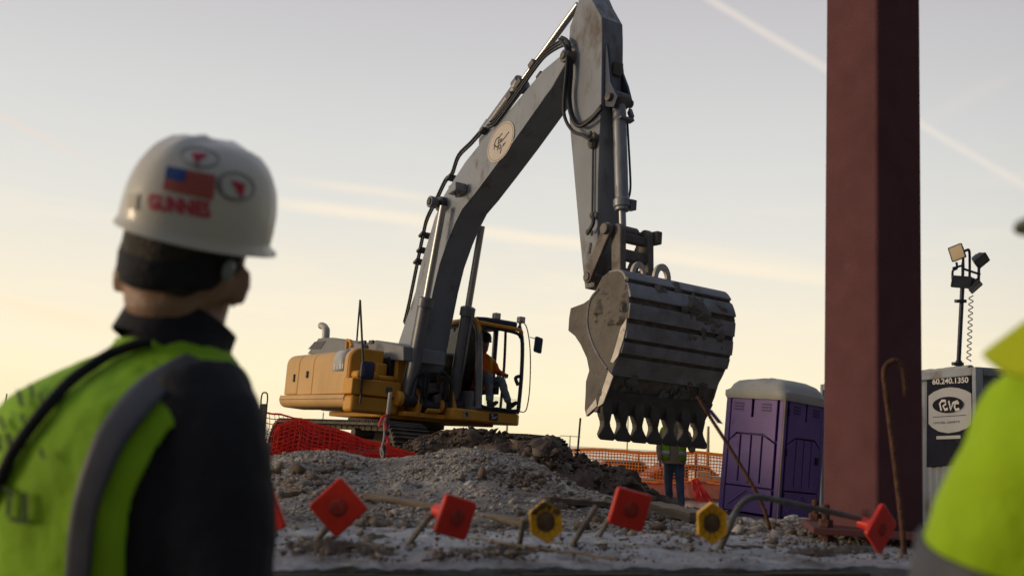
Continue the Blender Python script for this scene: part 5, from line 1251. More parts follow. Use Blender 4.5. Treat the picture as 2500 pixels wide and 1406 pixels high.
for k in range(7):
    v0, v1 = k / 6.5, k / 6.5 + 1 / 13; u0 = .40 if k < 4 else 0
    hpatch([fuv(u0, v0), fuv(1, v0), fuv(1, min(1, v1)), fuv(u0, min(1, v1))], 'flag_stripe', m_fr, .0026, 6, flag)
hpatch([fuv(0, 0), fuv(.40, 0), fuv(.40, .54), fuv(0, .54)], 'flag_canton', m_fb, .0030, 6, flag)
def hstroke(pts, w, name, mat, off=.002):
    q = crv([Vector((x, y, 0)) for x, y in pts], 4); W_ = [ray_hat(p.x, p.y, off) for p in q]; return MB().ribbon(W_, w, -FW).build(name, mat, hat1, ang=180)
vs, fs = text_mesh('GUNNIES', 40, 1.6); wx = max(p.x for p in vs) - min(p.x for p in vs); A_, B_ = Vector((362, 487)), Vector((512, 508)); 
MB().add([ray_hat(*((A_ + B_) / 2 + (B_ - A_) * (p.x / wx) + Vector((-.05, -1)) * (p.y * 1.30 - 7)), .002) for p in vs], fs).build('hand_lettering', m_mark, hat1, ang=180)
def hellipse(cx, cy, rx, ry, rot): return [(cx + rx * math.cos(t) * math.cos(rot) - ry * math.sin(t) * math.sin(rot), cy + rx * math.cos(t) * math.sin(rot) + ry * math.sin(t) * math.cos(rot)) for t in [2 * math.pi * k / 16 for k in range(17)]]
hstroke(hellipse(573, 456, 46, 32, .25), .0035, 'oval_outline', m_pen); hstroke(hellipse(487, 386, 46, 22, .15), .003, 'oval_outline', m_pen)
for q in ([(562, 440), (598, 450), (590, 485), (580, 470)], [(468, 374), (510, 378), (490, 388), (478, 400)]): hpatch(q, 'red_mark', m_mark)
hstroke([(540, 430), (535, 450), (545, 478), (575, 488), (600, 485)], .006, 'pen_scrawl', m_pen)
hstroke([(478, 400), (484, 412)], .010, 'pen_scrawl', m_pen)
hpatch([(318, 475), (340, 472), (336, 515), (314, 508)], 'side_slot', mk('slot_cream', (.40, .39, .34), .5), .003)
mb = MB(); mb.loft([ell(hip + Z * .10, s1, g1, .190, .130, 24), ell(hip, s1, g1, .195, .14, 24), ell(hip - Z * .08, s1, g1, .19, .135, 24), ell(hip - Z * .14, s1, g1, .15, .11, 24)])
for k in (-1, 1): limb(mb, [hip + s1 * k * .09 - Z * .04, hip + s1 * k * .10 - Z * .42 + g1 * .02, Vector(((hip + s1 * k * .11).x, (hip + s1 * k * .11).y, .10))], [.105, .078, .068])
mb.build('trousers', m_jeans, wk, remesh=.014)
for k in (-1, 1): boot(wk, Vector(((hip + s1 * k * .11).x, (hip + s1 * k * .11).y, .085)), g1)

# --- worker cut by the right edge: bright lime jacket, turned away, dark hat
D2 = 1.12
g2 = Vector((-.42, .907, 0)).normalized(); s2 = g2.cross(Z)
shl = P(2562, 975, D2)
nb2 = shl + s2 * .185 + Z * .10
w2 = thing('person', 'worker cut by the right edge in bright lime jacket with grey bands', 'person', (nb2.x, nb2.y, 0))
gd = Vector((-.97, .24, 0)).normalized(); brim = P(2474, 553, D2 + .03); ho2 = brim - gd * .190 + Z * .015; hc2 = ho2 - Z * .055
mb = MB(); head(mb, hc2, Z, gd); limb(mb, [hc2 - Z * .06, nb2 + Z * .03, nb2 - Z * .03], [.068, .066, .08]); mb.loft(torso_rings(nb2, s2, g2, Z, .85, .82, None, 0, 24))
sh2 = {k: nb2 + s2 * .185 * k - Z * .105 for k in (-1, 1)}
sh2[-1] = sh2[-1] - Z * .035
el2 = {-1: P(2455, 1560, D2 + .02), 1: nb2 + s2 * .25 - Z * .40}; wr2 = {-1: el2[-1] - Z * .20 + gd * .12, 1: nb2 + s2 * .22 - Z * .62 + g2 * .05}
for k in (-1, 1): limb(mb, [sh2[k], el2[k], wr2[k]], [.05, .042, .03]); hand(mb, wr2[k], wr2[k] - el2[k], g2 * .2 - s2 * k, 1, .45, k)
hip2 = nb2 - Z * .60
for k in (-1, 1): limb(mb, [hip2 + s2 * k * .09, hip2 + s2 * k * .10 - Z * .42, Vector(((hip2 + s2 * k * .11).x, (hip2 + s2 * k * .11).y, .10))], [.085, .055, .04])
b2 = mb.build('body', m_skin, w2, remesh=.010); eyes(b2, hc2, Z, gd)
mb = MB(); mb.loft(rows_dense(torso_rings(nb2, s2, g2, Z, 1.10, 1.15, None, .006, 40), 3))
a_, b_ = sh2[-1], el2[-1]
limb(mb, [a_ + s2 * .03 + Z * .03, a_ - Z * .03, a_.lerp(b_, .5), b_, b_.lerp(wr2[-1], .7)], [.080, .100, .110, .094, .06])
a_, b_ = sh2[1], el2[1]; limb(mb, [a_ - s2 * .03 + Z * .02, a_ - Z * .03, a_.lerp(b_, .5), b_, b_.lerp(wr2[1], .7)], [.088, .094, .088, .08, .06])
jk2 = mb.build('jacket', m_limey, w2, remesh=.010, disp=.045, dsc=.16)
a_, b_ = sh2[-1], el2[-1]; d_ = (b_ - a_).normalized()
mb = MB(); c = a_.lerp(b_, .79); mb.tube([c - d_ * .045, c - d_ * .044, c + d_ * .044, c + d_ * .045], [.102, .111, .109, .098], 28); mb.build('sleeve_band', m_tape, jk2, ang=40)
# stand-up collar with a pointed tip
rows = []
for j in range(7):
    t = j / 6; r = []
    for i in range(33):
        a = math.radians(-140 + 280 * i / 32); pt = math.exp(-((i - 12) / 3.5) ** 2)
        r.append(nb2 + Z * (-.035 + (.115) * t) + g2 * (math.cos(a) * (.105 + .012 * t)) + s2 * (math.sin(a) * (.115 + .01 * t)))
    rows.append(r)
MB().grid(rows).build('collar', m_limey, w2, solid=.008, ang=180)
tipc = [P(2388, 866, D2 - .02), P(2500, 782, D2 - .09), P(2560, 760, D2 - .13), P(2600, 860, D2 - .155), P(2540, 940, D2 - .12), P(2446, 914, D2 - .06)]
MB().prism(tipc, (FW + RT * .6) * .018).build('collar_flap', mk('flap_yellow', (0.50, 0.60, 0.010), 0.8, var=0.1, scale=5, trans=.2), w2, bev=.007)
mb = MB(); hip = hip2; mb.loft([ell(hip + Z * .10, s2, g2, .190, .130, 24), ell(hip, s2, g2, .195, .14, 24), ell(hip - Z * .08, s2, g2, .19, .135, 24), ell(hip - Z * .14, s2, g2, .15, .11, 24)])
for k in (-1, 1): limb(mb, [hip + s2 * k * .09 - Z * .04, hip + s2 * k * .10 - Z * .42, Vector(((hip + s2 * k * .11).x, (hip + s2 * k * .11).y, .10))], [.105, .078, .068])
mb.build('trousers', m_jeans, w2, remesh=.016)
for k in (-1, 1): boot(w2, Vector(((hip + s2 * k * .11).x, (hip + s2 * k * .11).y, .085)), g2)
helmet(w2, ho2, (Z - gd * -.0).normalized(), gd, mk('hat_grey', (0.14, 0.13, 0.125), 0.4), .120, .150)

# --- a standing or sitting worker further off
def worker(label, nb, g, up, arms, legs, jacket, trou, hat, gh=None, sc=1.0, vestf=None, foot=None, vox=.016, loc=None, lean=None, glove=None):
    s = g.cross(up).normalized(); gh = gh or g
    t = thing('person', label, 'person', loc or foot[0])
    hc = nb + up * .155 * sc + gh * .02; mb = MB(); head(mb, hc, up, gh, sc); limb(mb, [hc - up * .05 * sc, nb + up * .03, nb - up * .03], [.062 * sc, .060 * sc, .07 * sc])
    mb.loft(torso_rings(nb, s, g, up, .85 * sc, .82 * sc, lean, 0, 20))
    for k, (a, b, c) in arms.items(): limb(mb, [a, b, c], [.048, .04, .028], 10); hand(mb, c, c - b, g * .3 - s * k, 1.0, .5, k)
    for k, (a, b, c) in legs.items(): limb(mb, [a, b, c], [.08, .052, .038], 10)
    body = mb.build('body', m_skin, t, remesh=.008); eyes(body, hc, up, gh, sc)
    mb = MB(); mb.loft(torso_rings(nb, s, g, up, 1.08 * sc, 1.12 * sc, lean, .004, 28))
    for k, (a, b, c) in arms.items(): limb(mb, [a + up * .01, a.lerp(b, .4), b, b.lerp(c, .6), b.lerp(c, .9)], [.072, .070, .060, .05, .042], 12)
    jk = mb.build('jacket', jacket, t, remesh=vox, disp=.02, dsc=.09)
    mb = MB(); hp = (legs[-1][0] + legs[1][0]) / 2
    mb.loft([ell(hp + up * .07, s, g, .160, .115, 20), ell(hp, s, g, .17, .125, 20), ell(hp - up * .06, s, g, .16, .115, 20)])
    for k, (a, b, c) in legs.items(): limb(mb, [a, a.lerp(b, .5), b, b.lerp(c, .5), b.lerp(c, .97)], [.096, .090, .078, .070, .066], 12)
    mb.build('trousers', trou, t, remesh=vox, disp=.016, dsc=.07)
    ob = helmet(t, hc + up * .045 * sc, (up + gh * .05).normalized(), gh, hat)[1]
    return t, s, hc, jk
# man standing on the soil behind the bucket teeth, facing the camera
fm = P(1645, 1238, 18.4); gz = fm.z; gm = Vector((-.12, -1, 0)).normalized(); sm_ = gm.cross(Z)
fR = P(1633, 1226, 18.55); fL = P(1664, 1243, 18.2); hp = P(1646, 1122, 18.35)
nbm = P(1647, 1034, 18.35)
lg = {-1: (hp - sm_ * -.09 * -1, P(1660, 1180, 18.25), P(1664, 1236, 18.25)), 1: (hp + sm_ * .09, P(1632, 1175, 18.4), P(1634, 1219, 18.5))}
lg[-1] = (hp - sm_ * .09, lg[-1][1], lg[-1][2])
am = {1: (nbm + sm_ * .17 - Z * .10, P(1610, 1090, 18.3), P(1611, 1126, 18.15)), -1: (nbm - sm_ * .17 - Z * .10, P(1690, 1098, 18.25), P(1686, 1066, 17.95))}
man, s_, hcm, jk = worker('man standing beyond the bucket teeth in tan coat, open lime vest and jeans', nbm, gm, Z, am, lg, m_tan, m_jeans, m_hat, gh=gm, foot=(fm,), loc=Vector((fm.x, fm.y, fR.z - .08)))
mb = MB(); mb.loft([ell(nbm - Z * z + gm * .0, sm_, gm, w, d, 24) for z, w, d in ((.40, .20, .145), (.50, .205, .15), (.62, .215, .16), (.70, .215, .16))]); mb.build('coat_skirt', m_tan, man, ang=60)
vr = torso_rings(nbm, sm_, gm, Z, 1.13, 1.2, None, .022, 40)[1:9]
def vest_part(i0, i1, name, mat, r0, r1, ext, parent):
    v = torso_rings(nbm, sm_, gm, Z, 1.13, 1.2, None, ext, 40)[r0:r1]; return MB().grid([[r[k % 40] for k in range(i0, i1 + 1)] for r in v]).build(name, mat, parent, ang=180, solid=.006)
for (i0, i1) in ((1, 8), (12, 19)):
    v_ = vest_part(i0, i1, 'vest', m_lime, 1, 11, .026, man); vest_part(i0, i1, 'reflective_strip', m_tapel, 8, 10, .033, v_)
vest_part(20, 40, 'vest', m_lime, 1, 11, .026, man)
for k, f in ((1, fR), (-1, fL)):
    a = lg[k][2]; boot(man, Vector((a.x, a.y, a.z - .0)) , (gm + sm_ * k * .35).normalized())
# operator in the cab
def mw(p): return m2w(*p)
upm = _U; gop = (_F * .98 + _L * -.1).normalized(); so = gop.cross(upm)
px0 = ma(1176, 934, .12); pel = Vector((-.10, px0.y + .12, .06)); nbo_ = Vector((-.12, pel.y + .01, .60))
nbo = mw(nbo_); pelw = mw(pel)
am = {1: (nbo + so * .17 - upm * .1, mw((-.04, nbo_.y - .26, .30)), mw((.22, nbo_.y - .22, .26))), -1: (nbo - so * .17 - upm * .1, mw((.04, nbo_.y + .25, .30)), mw((.28, nbo_.y + .24, .24)))}
lg = {1: (pelw + so * .09, mw((.34, pel.y - .13, .16)), mw((.42, pel.y - .12, -.26))), -1: (pelw - so * .09, mw((.36, pel.y + .12, .12)), mw((.52, pel.y + .20, -.24)))}
op, s_, hco, jk = worker('seated operator inside the excavator cab in orange sweatshirt and lime vest', nbo, gop, upm, am, lg, m_orange, m_jeansg, mk('hat_black', (0.03, 0.03, 0.035), 0.5), foot=(pelw,), loc=pelw - upm * .1, sc=1.12)
def vp(i0, i1, r0, r1, ext): 
    v = torso_rings(nbo, so, gop, upm, 1.1, 1.15, None, ext, 40)[r0:r1]; return [[r[k % 40] for k in range(i0, i1 + 1)] for r in v]
for i0, i1 in ((3, 8), (12, 17)): MB().grid(vp(i0, i1, 1, 9, .02)).build('vest', mk('vest_yellow', (.50, .50, .02), .8), op, ang=180, solid=.005)
MB().grid(vp(21, 39, 1, 9, .02)).build('vest', MATS['vest_yellow'], op, ang=180, solid=.005)
for k in (1, -1):
    a, b = lg[k][1], lg[k][2]; boot_dir(op, b + (b - a).normalized() * .05, (_F * .8 + _U * .55 + _L * .15).normalized(), (_U * .8 - _F * .55).normalized())

# ------------------------------------------------------------------ portable toilet
m_pur = mk('purple_plastic', (0.165, 0.092, 0.30), 0.5, var=0.10, scale=3, bump=0.12, bscale=40, dirt=0.18, dcol=(0.12, 0.075, 0.18), dscale=2.5)
m_purd = mk('purple_dark', (0.06, 0.030, 0.15), 0.55, var=0.12, scale=4)
m_roof = mk('toilet_roof', (0.50, 0.49, 0.45), 0.6, var=0.08, scale=4, dirt=0.2, dcol=(0.34, 0.31, 0.27), dscale=4, trans=0.12)
pa = math.radians(50); PS = 1.14
c0 = P(1894, 1282, 16.4)                                     # the near bottom corner
ux2, uy2 = Vector((-math.cos(pa), math.sin(pa), 0)), Vector((math.sin(pa), math.cos(pa), 0)); uz2 = Vector((0, 0, 1))
rot = Matrix.Rotation(math.radians(3.4), 3, Vector((0, 1, 0))) @ Matrix.Rotation(math.radians(0), 3, Vector((1, 0, 0)))
ux2, uy2, uz2 = rot @ ux2, rot @ uy2, rot @ uz2
def pt(u, v, z): return c0 + ux2 * u * PS + uy2 * v * PS + uz2 * z
toi = thing('portable_toilet', 'purple plastic portable toilet with pale grey domed roof leaning on the gravel', 'portable toilet', c0 + (ux2 + uy2) * PS / 2)
HT = 2.02
MB().prism([pt(.03, .03, .12), pt(.97, .03, .12), pt(.97, .97, .12), pt(.03, .97, .12)], uz2 * (HT - .12)).build('cabin', m_purd, toi, bev=.02)
MB().prism([pt(-.02, -.02, -.15), pt(1.02, -.02, -.15), pt(1.02, 1.02, -.15), pt(-.02, 1.02, -.15)], uz2 * .26).build('skid_base', m_purd, toi, bev=.02)
for u, v in ((.03, .03), (.97, .03), (.03, .97), (.97, .97)):
    MB().prism([pt(u - .045, v - .045, .10), pt(u + .045, v - .045, .10), pt(u + .045, v + .045, .10), pt(u - .045, v + .045, .10)], uz2 * (HT - .1)).build('corner_post', m_pur, toi, bev=.018)
def face_panels(f, name, side):
    """raised panels with real grooves between them on one wall; f(s, z, d) -> point"""
    wl = None
    def poly(pts, th=.030):
        p = [f(s, z, 0) for s, z in pts]; return MB().prism(p, f(.5, 1, th) - f(.5, 1, 0))
    T_ = HT - .03
    P_ = [[(.10, 1.30), (.30, 1.42), (.78, 1.42), (.90, 1.30), (.90, T_), (.54, T_), (.54, T_ - .30), (.50, T_ - .30), (.50, T_), (.10, T_)]]
    P_.append([(.10, .56), (.90, .56), (.90, 1.275), (.772, 1.395), (.71, 1.395), (.71, .62), (.685, .62), (.685, 1.395), (.52, 1.395), (.52, .60), (.495, .60), (.495, 1.395), (.33, 1.395), (.33, .62), (.305, .62), (.305, 1.395), (.10, 1.275)])
    P_.append([(.10, .14), (.90, .14), (.90, .535), (.10, .535)])
    for q in P_:
        o = poly(q).build(name, m_pur if side else m_purd, toi, bev=.008)
    q = f(.2, .2, .03), f(.8, .48, .03)
    MB().tube([f(.16, .22, .03), f(.52, .50, .03), f(.84, .24, .03)], .018, 6).build('cross_rib', m_pur, toi)
fl = lambda s, z, d: pt(s, -d / PS, z)
def toilet_bits(f, door):
    for k in range(3):
        for s in (.20, .68): MB().prism([f(s, HT - .10 - k * .05, .036), f(s + .16, HT - .10 - k * .05, .036), f(s + .16, HT - .125 - k * .05, .036), f(s, HT - .125 - k * .05, .036)], f(.5, 1, .006) - f(.5, 1, 0)).build('vent_slot', m_purd, toi)
    if door:
        MB().prism([f(.80, 1.02, .032), f(.86, 1.02, .032), f(.86, 1.14, .032), f(.80, 1.14, .032)], f(.5, 1, .03) - f(.5, 1, 0)).build('door_latch', m_black, toi, bev=.006)
        for z in (.4, 1.1, 1.75): MB().tube([f(.085, z, .035), f(.085, z + .12, .035)], .014, 8).build('hinge', m_black, toi)
fr2 = lambda s, z, d: pt(-d / PS, s, z)
fb_ = lambda s, z, d: pt(s, 1 + d / PS, z); fl2 = lambda s, z, d: pt(1 + d / PS, s, z)
face_panels(fl, 'side_panel', True); face_panels(fr2, 'door_panel', True); face_panels(fb_, 'side_panel', True); face_panels(fl2, 'side_panel', True)
toilet_bits(fl, False); toilet_bits(fr2, True)
MB().tube([pt(-.045, -.045, .1), pt(-.045, -.045, HT)], .014, 8).build('edge_trim', mk('trim_tan', (0.33, 0.26, 0.19), .6), toi)
rings = []
ctr = lambda z: pt(.5, .5, z)
for z, e, p in ((HT - .03, .555, 9), (HT + .02, .575, 9), (HT + .10, .575, 9), (HT + .12, .54, 7), (HT + .20, .52, 5), (HT + .26, .47, 4.2), (HT + .305, .38, 3.4), (HT + .345, .26, 3), (HT + .362, .12, 2.4), (HT + .364, .02, 2)):
    r = ell(ctr(z), ux2, uy2, e * PS, e * PS, 64, p)
    for i, q in enumerate(r):
        d = q - ctr(z); a = d.dot(ux2) / PS
        if z > HT + .11: r[i] = q + uz2 * (.022 * math.cos(a * 16) * min(1, d.length * 2.2) * (1 if z < HT + .33 else .3)) 
    rings.append(r)
MB().loft(rings).build('roof', m_roof, toi, ang=50)
vp_ = pt(.82, .82, HT); MB().tube([vp_, vp_ + uz2 * .42], .055, 12).build('vent_pipe', m_black, toi)

# ------------------------------------------------------------------ shipping container with painted sign
m_cont = mk('container_grey', (0.26, 0.29, 0.33), 0.6, var=0.15, scale=2.5, bump=0.2, bscale=15, dirt=0.35, dcol=(0.20, 0.17, 0.145), dscale=1.8)
m_sblk = mk('sign_black', (0.018, 0.019, 0.030), 0.9, spec=.05, var=0.2, scale=4, dirt=0.2, dcol=(0.12, 0.10, 0.085), dscale=3)
m_sgry = mk('sign_grey', (0.40, 0.41, 0.42), 0.8, spec=.1, var=0.1, scale=3, dirt=0.25, dcol=(0.30, 0.27, 0.24), dscale=3)
A3 = P(2012, 952, 20.6); B3 = P(2386, 893, 15.4); zt = (A3.z + B3.z) / 2
A3.z = B3.z = B3.z - .02
cx_ = (B3 - A3); cw = cx_.length; cx_.normalize(); cy_ = Vector((-cx_.y, cx_.x, 0))
zb = .33; CH = A3.z - zb
con = thing('shipping_container', 'weathered grey corrugated container with black and grey painted sign behind the column', 'container', Vector((A3.x, A3.y, zb)))
def cp(u, d, z): return Vector((A3.x, A3.y, zb)) + cx_ * u + cy_ * d + Vector((0, 0, z))
def corr(u0, u1, z0, z1, d0_, base, ax, n, amp=.035):
    rows = [[], []]; L_ = u1 - u0; x = []
    for i in range(n):
        for f, h in ((0, 0), (.28, 0), (.5, 1), (.78, 1)): x.append((u0 + L_ * (i + f) / n, h))
    x.append((u1, 0))
    for k, z in enumerate((z0, z1)):
        for u, h in x: rows[k].append(base(u, d0_ + h * amp, z))
    return MB().grid(rows)
corr(.05, cw - .05, .12, CH - .10, .02, cp, 0, 27).build('end_wall', m_cont, con, ang=25)
side = lambda u, d, z: cp(cw - d, u, z)
corr(.05, 2.39, .12, CH - .10, .02, side, 0, 12).build('side_wall', m_cont, con, ang=25)
side2 = lambda u, d, z: cp(d, u, z)
corr(.05, 2.39, .12, CH - .10, .02, side2, 0, 12).build('side_wall', m_cont, con, ang=25)
MB().prism([cp(.04, .05, CH - .03), cp(cw - .04, .05, CH - .03), cp(cw - .04, 2.39, CH - .03), cp(.04, 2.39, CH - .03)], (0, 0, .02)).build('roof', m_cont, con)
def bar(p, q, w): 
    d = (q - p); x, y = frame(d); return MB().box((p + q) / 2, d / 2, x * w, y * w)
for p, q in (((.0, 0, 0), (0, 0, CH)), ((cw, 0, 0), (cw, 0, CH)), ((cw, 2.44, 0), (cw, 2.44, CH)), ((0, 2.44, 0), (0, 2.44, CH))): bar(cp(*p), cp(*q), .06).build('corner_post', m_cont, con, bev=.01)
for p, q in (((.06, 0, CH - .06), (cw - .06, 0, CH - .06)), ((.06, 0, .06), (cw - .06, 0, .06)), ((cw, .06, CH - .06), (cw, 2.38, CH - .06)), ((cw, .06, .06), (cw, 2.38, .06)), ((0, .06, CH - .06), (0, 2.38, CH - .06)), ((0, .06, .06), (0, 2.38, .06))): bar(cp(*p), cp(*q), .06).build('frame_rail', m_cont, con, bev=.01)
MB().prism([cp(.1, .1, .02), cp(cw - .1, .1, .02), cp(cw - .1, 2.3, .02), cp(.1, 2.3, .02)], (0, 0, .06)).build('floor', m_sblk, con)
# the sign hangs on the end wall
def onw(px, py, d=-.035):
    r = ray(px, py); n = cy_; s = (cp(0, d, 0) - CAM).dot(n) / r.dot(n); return CAM + r * s
sgn = MB().prism([onw(2263, 912), onw(2370, 904), onw(2368, 1128), onw(2262, 1140)], cy_ * .02).build('sign_board', m_sblk, con)
sh_ = [(2267, 966), (2280, 956), (2300, 948), (2320, 945), (2340, 947), (2358, 953), (2371, 960), (2372, 1000), (2371, 1036), (2360, 1045), (2340, 1053), (2315, 1057), (2292, 1053), (2275, 1043), (2267, 1034)]
MB().prism([onw(x, y, -.040) for x, y in sh_], cy_ * .004).build('sign_shield', m_sgry, sgn)
def ow(cx2, cy2, rx, ry, d): return [onw(cx2 + rx * math.cos(t * math.pi / 20), cy2 + ry * math.sin(t * math.pi / 20) - .03 * rx * math.cos(t * math.pi / 20), d) for t in range(40)]
MB().prism(ow(2315, 988, 39, 21, -.046), cy_ * .004).build('sign_oval', m_sblk, sgn)
r1_ = ow(2315, 988, 39, 21, -.048); MB().ribbon(r1_ + [r1_[0]], .012, cy_).build('oval_rim', m_sgry, sgn, ang=180)
def stxt(txt, size, x, y, wpx, d, mat, name, bold=0.0, sl=-.055):
    vs, fs = text_mesh(txt, 40, bold); w_ = max(p.x for p in vs) - min(p.x for p in vs); k = wpx / w_
    MB().add([onw(x + p.x * k, y - p.y * size / 40 * 1.45 + sl * p.x * k, d) for p in vs], fs).build(name, mat, sgn, ang=180)
m_letter = mk('sign_letter', (0.58, 0.57, 0.54), .6, var=.12, scale=8)
stxt('60.240.1350', 13.0, 2320, 930, 88, -.038, m_letter, 'sign_number', 1.0)
def glyph(st, w, mat): 
    for s in st: MB().ribbon([onw(x, y, -.0495) for x, y in s], w, cy_).build('logo_stroke', mat, sgn, ang=180)
glyph([[(2298, 1002), (2294, 985), (2299, 978), (2308, 978), (2309, 986), (2302, 991), (2307, 1000), (2314, 997)], [(2316, 978), (2321, 1000), (2326, 984), (2338, 979)], [(2341, 983), (2333, 983), (2330, 992), (2333, 1000), (2342, 998)]], .042, m_letter)
stxt('UVOEL LEARTS', 5.0, 2311, 1031, 64, -.042, m_sblk, 'sign_line', .6)
MB().ribbon([onw(2277, 1018, -.042), onw(2358, 1013, -.042)], .010, cy_).build('sign_rule', m_sblk, sgn, ang=180)
MB().ribbon([onw(2286, 1068, -.038), onw(2345, 1066, -.038)], .05, cy_).build('sign_patch', m_sgry, sgn, ang=180)
# folded tarpaulin lying along the container top
mb = MB(); pts = [cp(.05 + (cw - .3) * i / 40, .05, CH + .01 + .02 * abs(fbm(i * .35, 1, 1))) for i in range(41)]
mb.tube(pts, [.06 + .035 * fbm(i * .6, 4, 2) for i in range(41)], 10, flat=.8)
tag(mb.build('rolled_tarp', mk('tarp_grey', (.33, .32, .30), .8, var=.2, scale=6, bump=.4, bscale=12), off=pts[0].copy()), 'crumpled grey tarpaulin rolled along the container top edge', 'tarpaulin')

# ------------------------------------------------------------------ light tower
DL = 18.5
m_mast = mk('mast_navy', (0.045, 0.050, 0.085), .45, .3, var=.15, scale=5)
m_lampb = mk('lamp_body', (0.06, 0.055, 0.055), .5, .2, var=.2, scale=8)
m_lens_sky = mk('lamp_glass_sky_gold', (0.75, 0.58, 0.34), .10, 0.0, var=.05, scale=4, spec=.8)  # gold of the reflected sky put into this glass's colour
m_lensd = mk('lamp_glass_dark', (0.10, 0.10, 0.10), .12, var=.2, scale=6, spec=.8)
base3 = P(2338, 1165, DL); lt = thing('light_tower', 'portable light tower with four floodlights on a thin mast above the container', 'light tower', base3)
MB().tube([base3, P(2341, 880, DL)], .055, 10).build('mast_section', m_mast, lt); MB().tube([P(2340, 892, DL), P(2350, 690, DL)], .038, 10).build('mast_section', m_mast, lt)
for x, y in ((2338, 888), (2345, 735)):
    p = P(x, y, DL); MB().box(p, RT * .09, FW * .06, UPV * .03).build('mast_clamp', m_lampb, lt, bev=.01)
mb = MB(); p = base3; mb.abox((p.x - .6, p.y - .9, p.z + .15), (p.x + .6, p.y + .9, p.z + 1.1)); mb.build('generator_box', m_mast, lt, bev=.05)
for sx in (-1, 1): MB().tube([p + Vector((sx * .66, 0, .28)), p + Vector((sx * .80, 0, .28))], .28, 20).build('wheel', m_black, lt, bev=.03)
def pl_(*q): return [P(x, y, DL) for x, y in q]
mb = MB(); mb.tube(pl_((2350, 700), (2351, 640)), .028, 8); mb.tube(crv(pl_((2335, 640), (2336, 655), (2326, 662), (2326, 690))), .022, 8); mb.tube(crv(pl_((2352, 655), (2352, 620), (2360, 611), (2367, 618), (2367, 690)), 5), .024, 8); mb.tube(pl_((2326, 655), (2350, 648)), .02, 8); mb.tube(pl_((2348, 655), (2393, 670)), .022, 8); mb.tube(pl_((2390, 650), (2389, 690)), .026, 8); mb.tube(pl_((2367, 690), (2390, 680)), .022, 8)
for k, c in enumerate(mb.comps()): c.build('lamp_frame', m_mast, lt)
def flood(px, py, nrm, roll, w, h, lens, dd=0.0):
    c = P(px, py, DL + dd); n = camdir(*nrm); x = (RT - n * RT.dot(n)).normalized(); y = n.cross(x); a = math.radians(roll); x, y = x * math.cos(a) + y * math.sin(a), y * math.cos(a) - x * math.sin(a)
    def rr(s, z): return [c + x * p.x * w * s + y * p.y * h * s + n * z for p in rsq(Vector(), Vector((1, 0, 0)), Vector((0, 1, 0)), 1, .15, 3)]
    o = MB().loft([rr(.55, -.15), rr(.75, -.12), rr(.95, -.02), rr(1.04, 0), rr(1.04, .025), rr(.94, .03), rr(.92, .015)], True).build('floodlight', m_lampb, lt, ang=30)
    MB().loft([rr(.93, .019), rr(.93, .022)]).build('lens', lens, o)
    for k in range(-2, 3): MB().box(c - n * .13 + x * k * w * .18, n * .05, x * .008, y * h * .45).build('cooling_fin', m_lampb, o)
flood(2337, 617, (-.75, .15, .7), 12, .125, .135, m_lens_sky)
flood(2396, 636, (.25, -.35, .9), 38, .125, .10, m_lensd)
flood(2347, 688, (-.15, -.25, 1), -3, .165, .105, m_lensd, -.12)
flood(2381, 700, (.5, -.7, .6), 40, .12, .11, m_lensd, -.1)
mb = MB(); pts = []
for i in range(220):
    t = i / 219; p = P(2371 - 6 * t, 722 + 160 * t, DL - .1); a = t * 2 * math.pi * 11; pts.append(p + RT * .035 * math.cos(a) + FW * .035 * math.sin(a))
mb.tube(pts, .010, 5).build('coiled_cable', mk('cable_tan', (.16, .13, .10), .6), lt, ang=180)

# ------------------------------------------------------------------ safety fences
m_net = mk('net_orange', (0.90, 0.13, 0.018), 0.55, var=.10, scale=6, trans=.85, transcol=(1.0, .30, .045))
m_netr = mk('net_red', (0.62, 0.030, 0.022), 0.55, var=.15, scale=7, trans=.35, transcol=(.95, .06, .03))
m_netp = mk('net_pink', (0.62, 0.16, 0.12), 0.7, var=.2, scale=5, trans=.45, transcol=(.95, .35, .22), dirt=.2, dcol=(.45, .25, .2))
def net(fn, nu, nv, wu, wv, sub=2, th=.0):
    """strands of a net over a sheet fn(u, v); wu, wv strand widths"""
    mb = MB()
    def nrm(u, v):
        e = .004; a = fn(min(1, u + e), v) - fn(max(0, u - e), v); b = fn(u, min(1, v + e)) - fn(u, max(0, v - e)); n = a.cross(b)
        return n.normalized() if n.length > 1e-9 else FW
    for j in range(nv + 1):
        v = j / nv; k = nu * sub; w = wu * (3 if j in (0, nv) else 1); mb.ribbon([fn(i / k, v) for i in range(k + 1)], w, nrm(.5, v))
    for i in range(nu + 1):
        u = i / nu; k = nv * sub; mb.ribbon([fn(u, j / k) + nrm(u, .5) * .002 for j in range(k + 1)], wv, nrm(u, .5))
    return mb
# right: a long orange fence between posts, the ground bank behind it
DF = 22.5
FT = [(1280, 1092), (1380, 1098), (1470, 1098), (1580, 1106), (1640, 1109), (1700, 1104), (1790, 1113), (1900, 1122), (2060, 1130), (2200, 1140), (2420, 1150)]
def fence_fn(D, top, lo, hi, hgt, wav=.04):
    def fn(u, v):
        px = lo + (hi - lo) * u; p = P(px, lerp(top, px), D); z0 = p.z - hgt * v
        return Vector((p.x + wav * fbm(u * 14, v * 2, 3) * v, p.y + wav * 2.2 * fbm(u * 11, v * 2.5, 8), z0 + .02 * fbm(u * 18, 1, v)))
    return fn
fe = thing('safety_fence', 'orange plastic mesh fence behind the standing man, glowing against the low sun', 'fence', Vector((P(1290, 1150, DF).x, P(1290, 1150, DF).y, .33)))
f1 = fence_fn(DF, FT, 1290, 2420, .62); net(f1, 150, 9, .024, .019, 1).build('mesh_net', m_net, fe, ang=180)
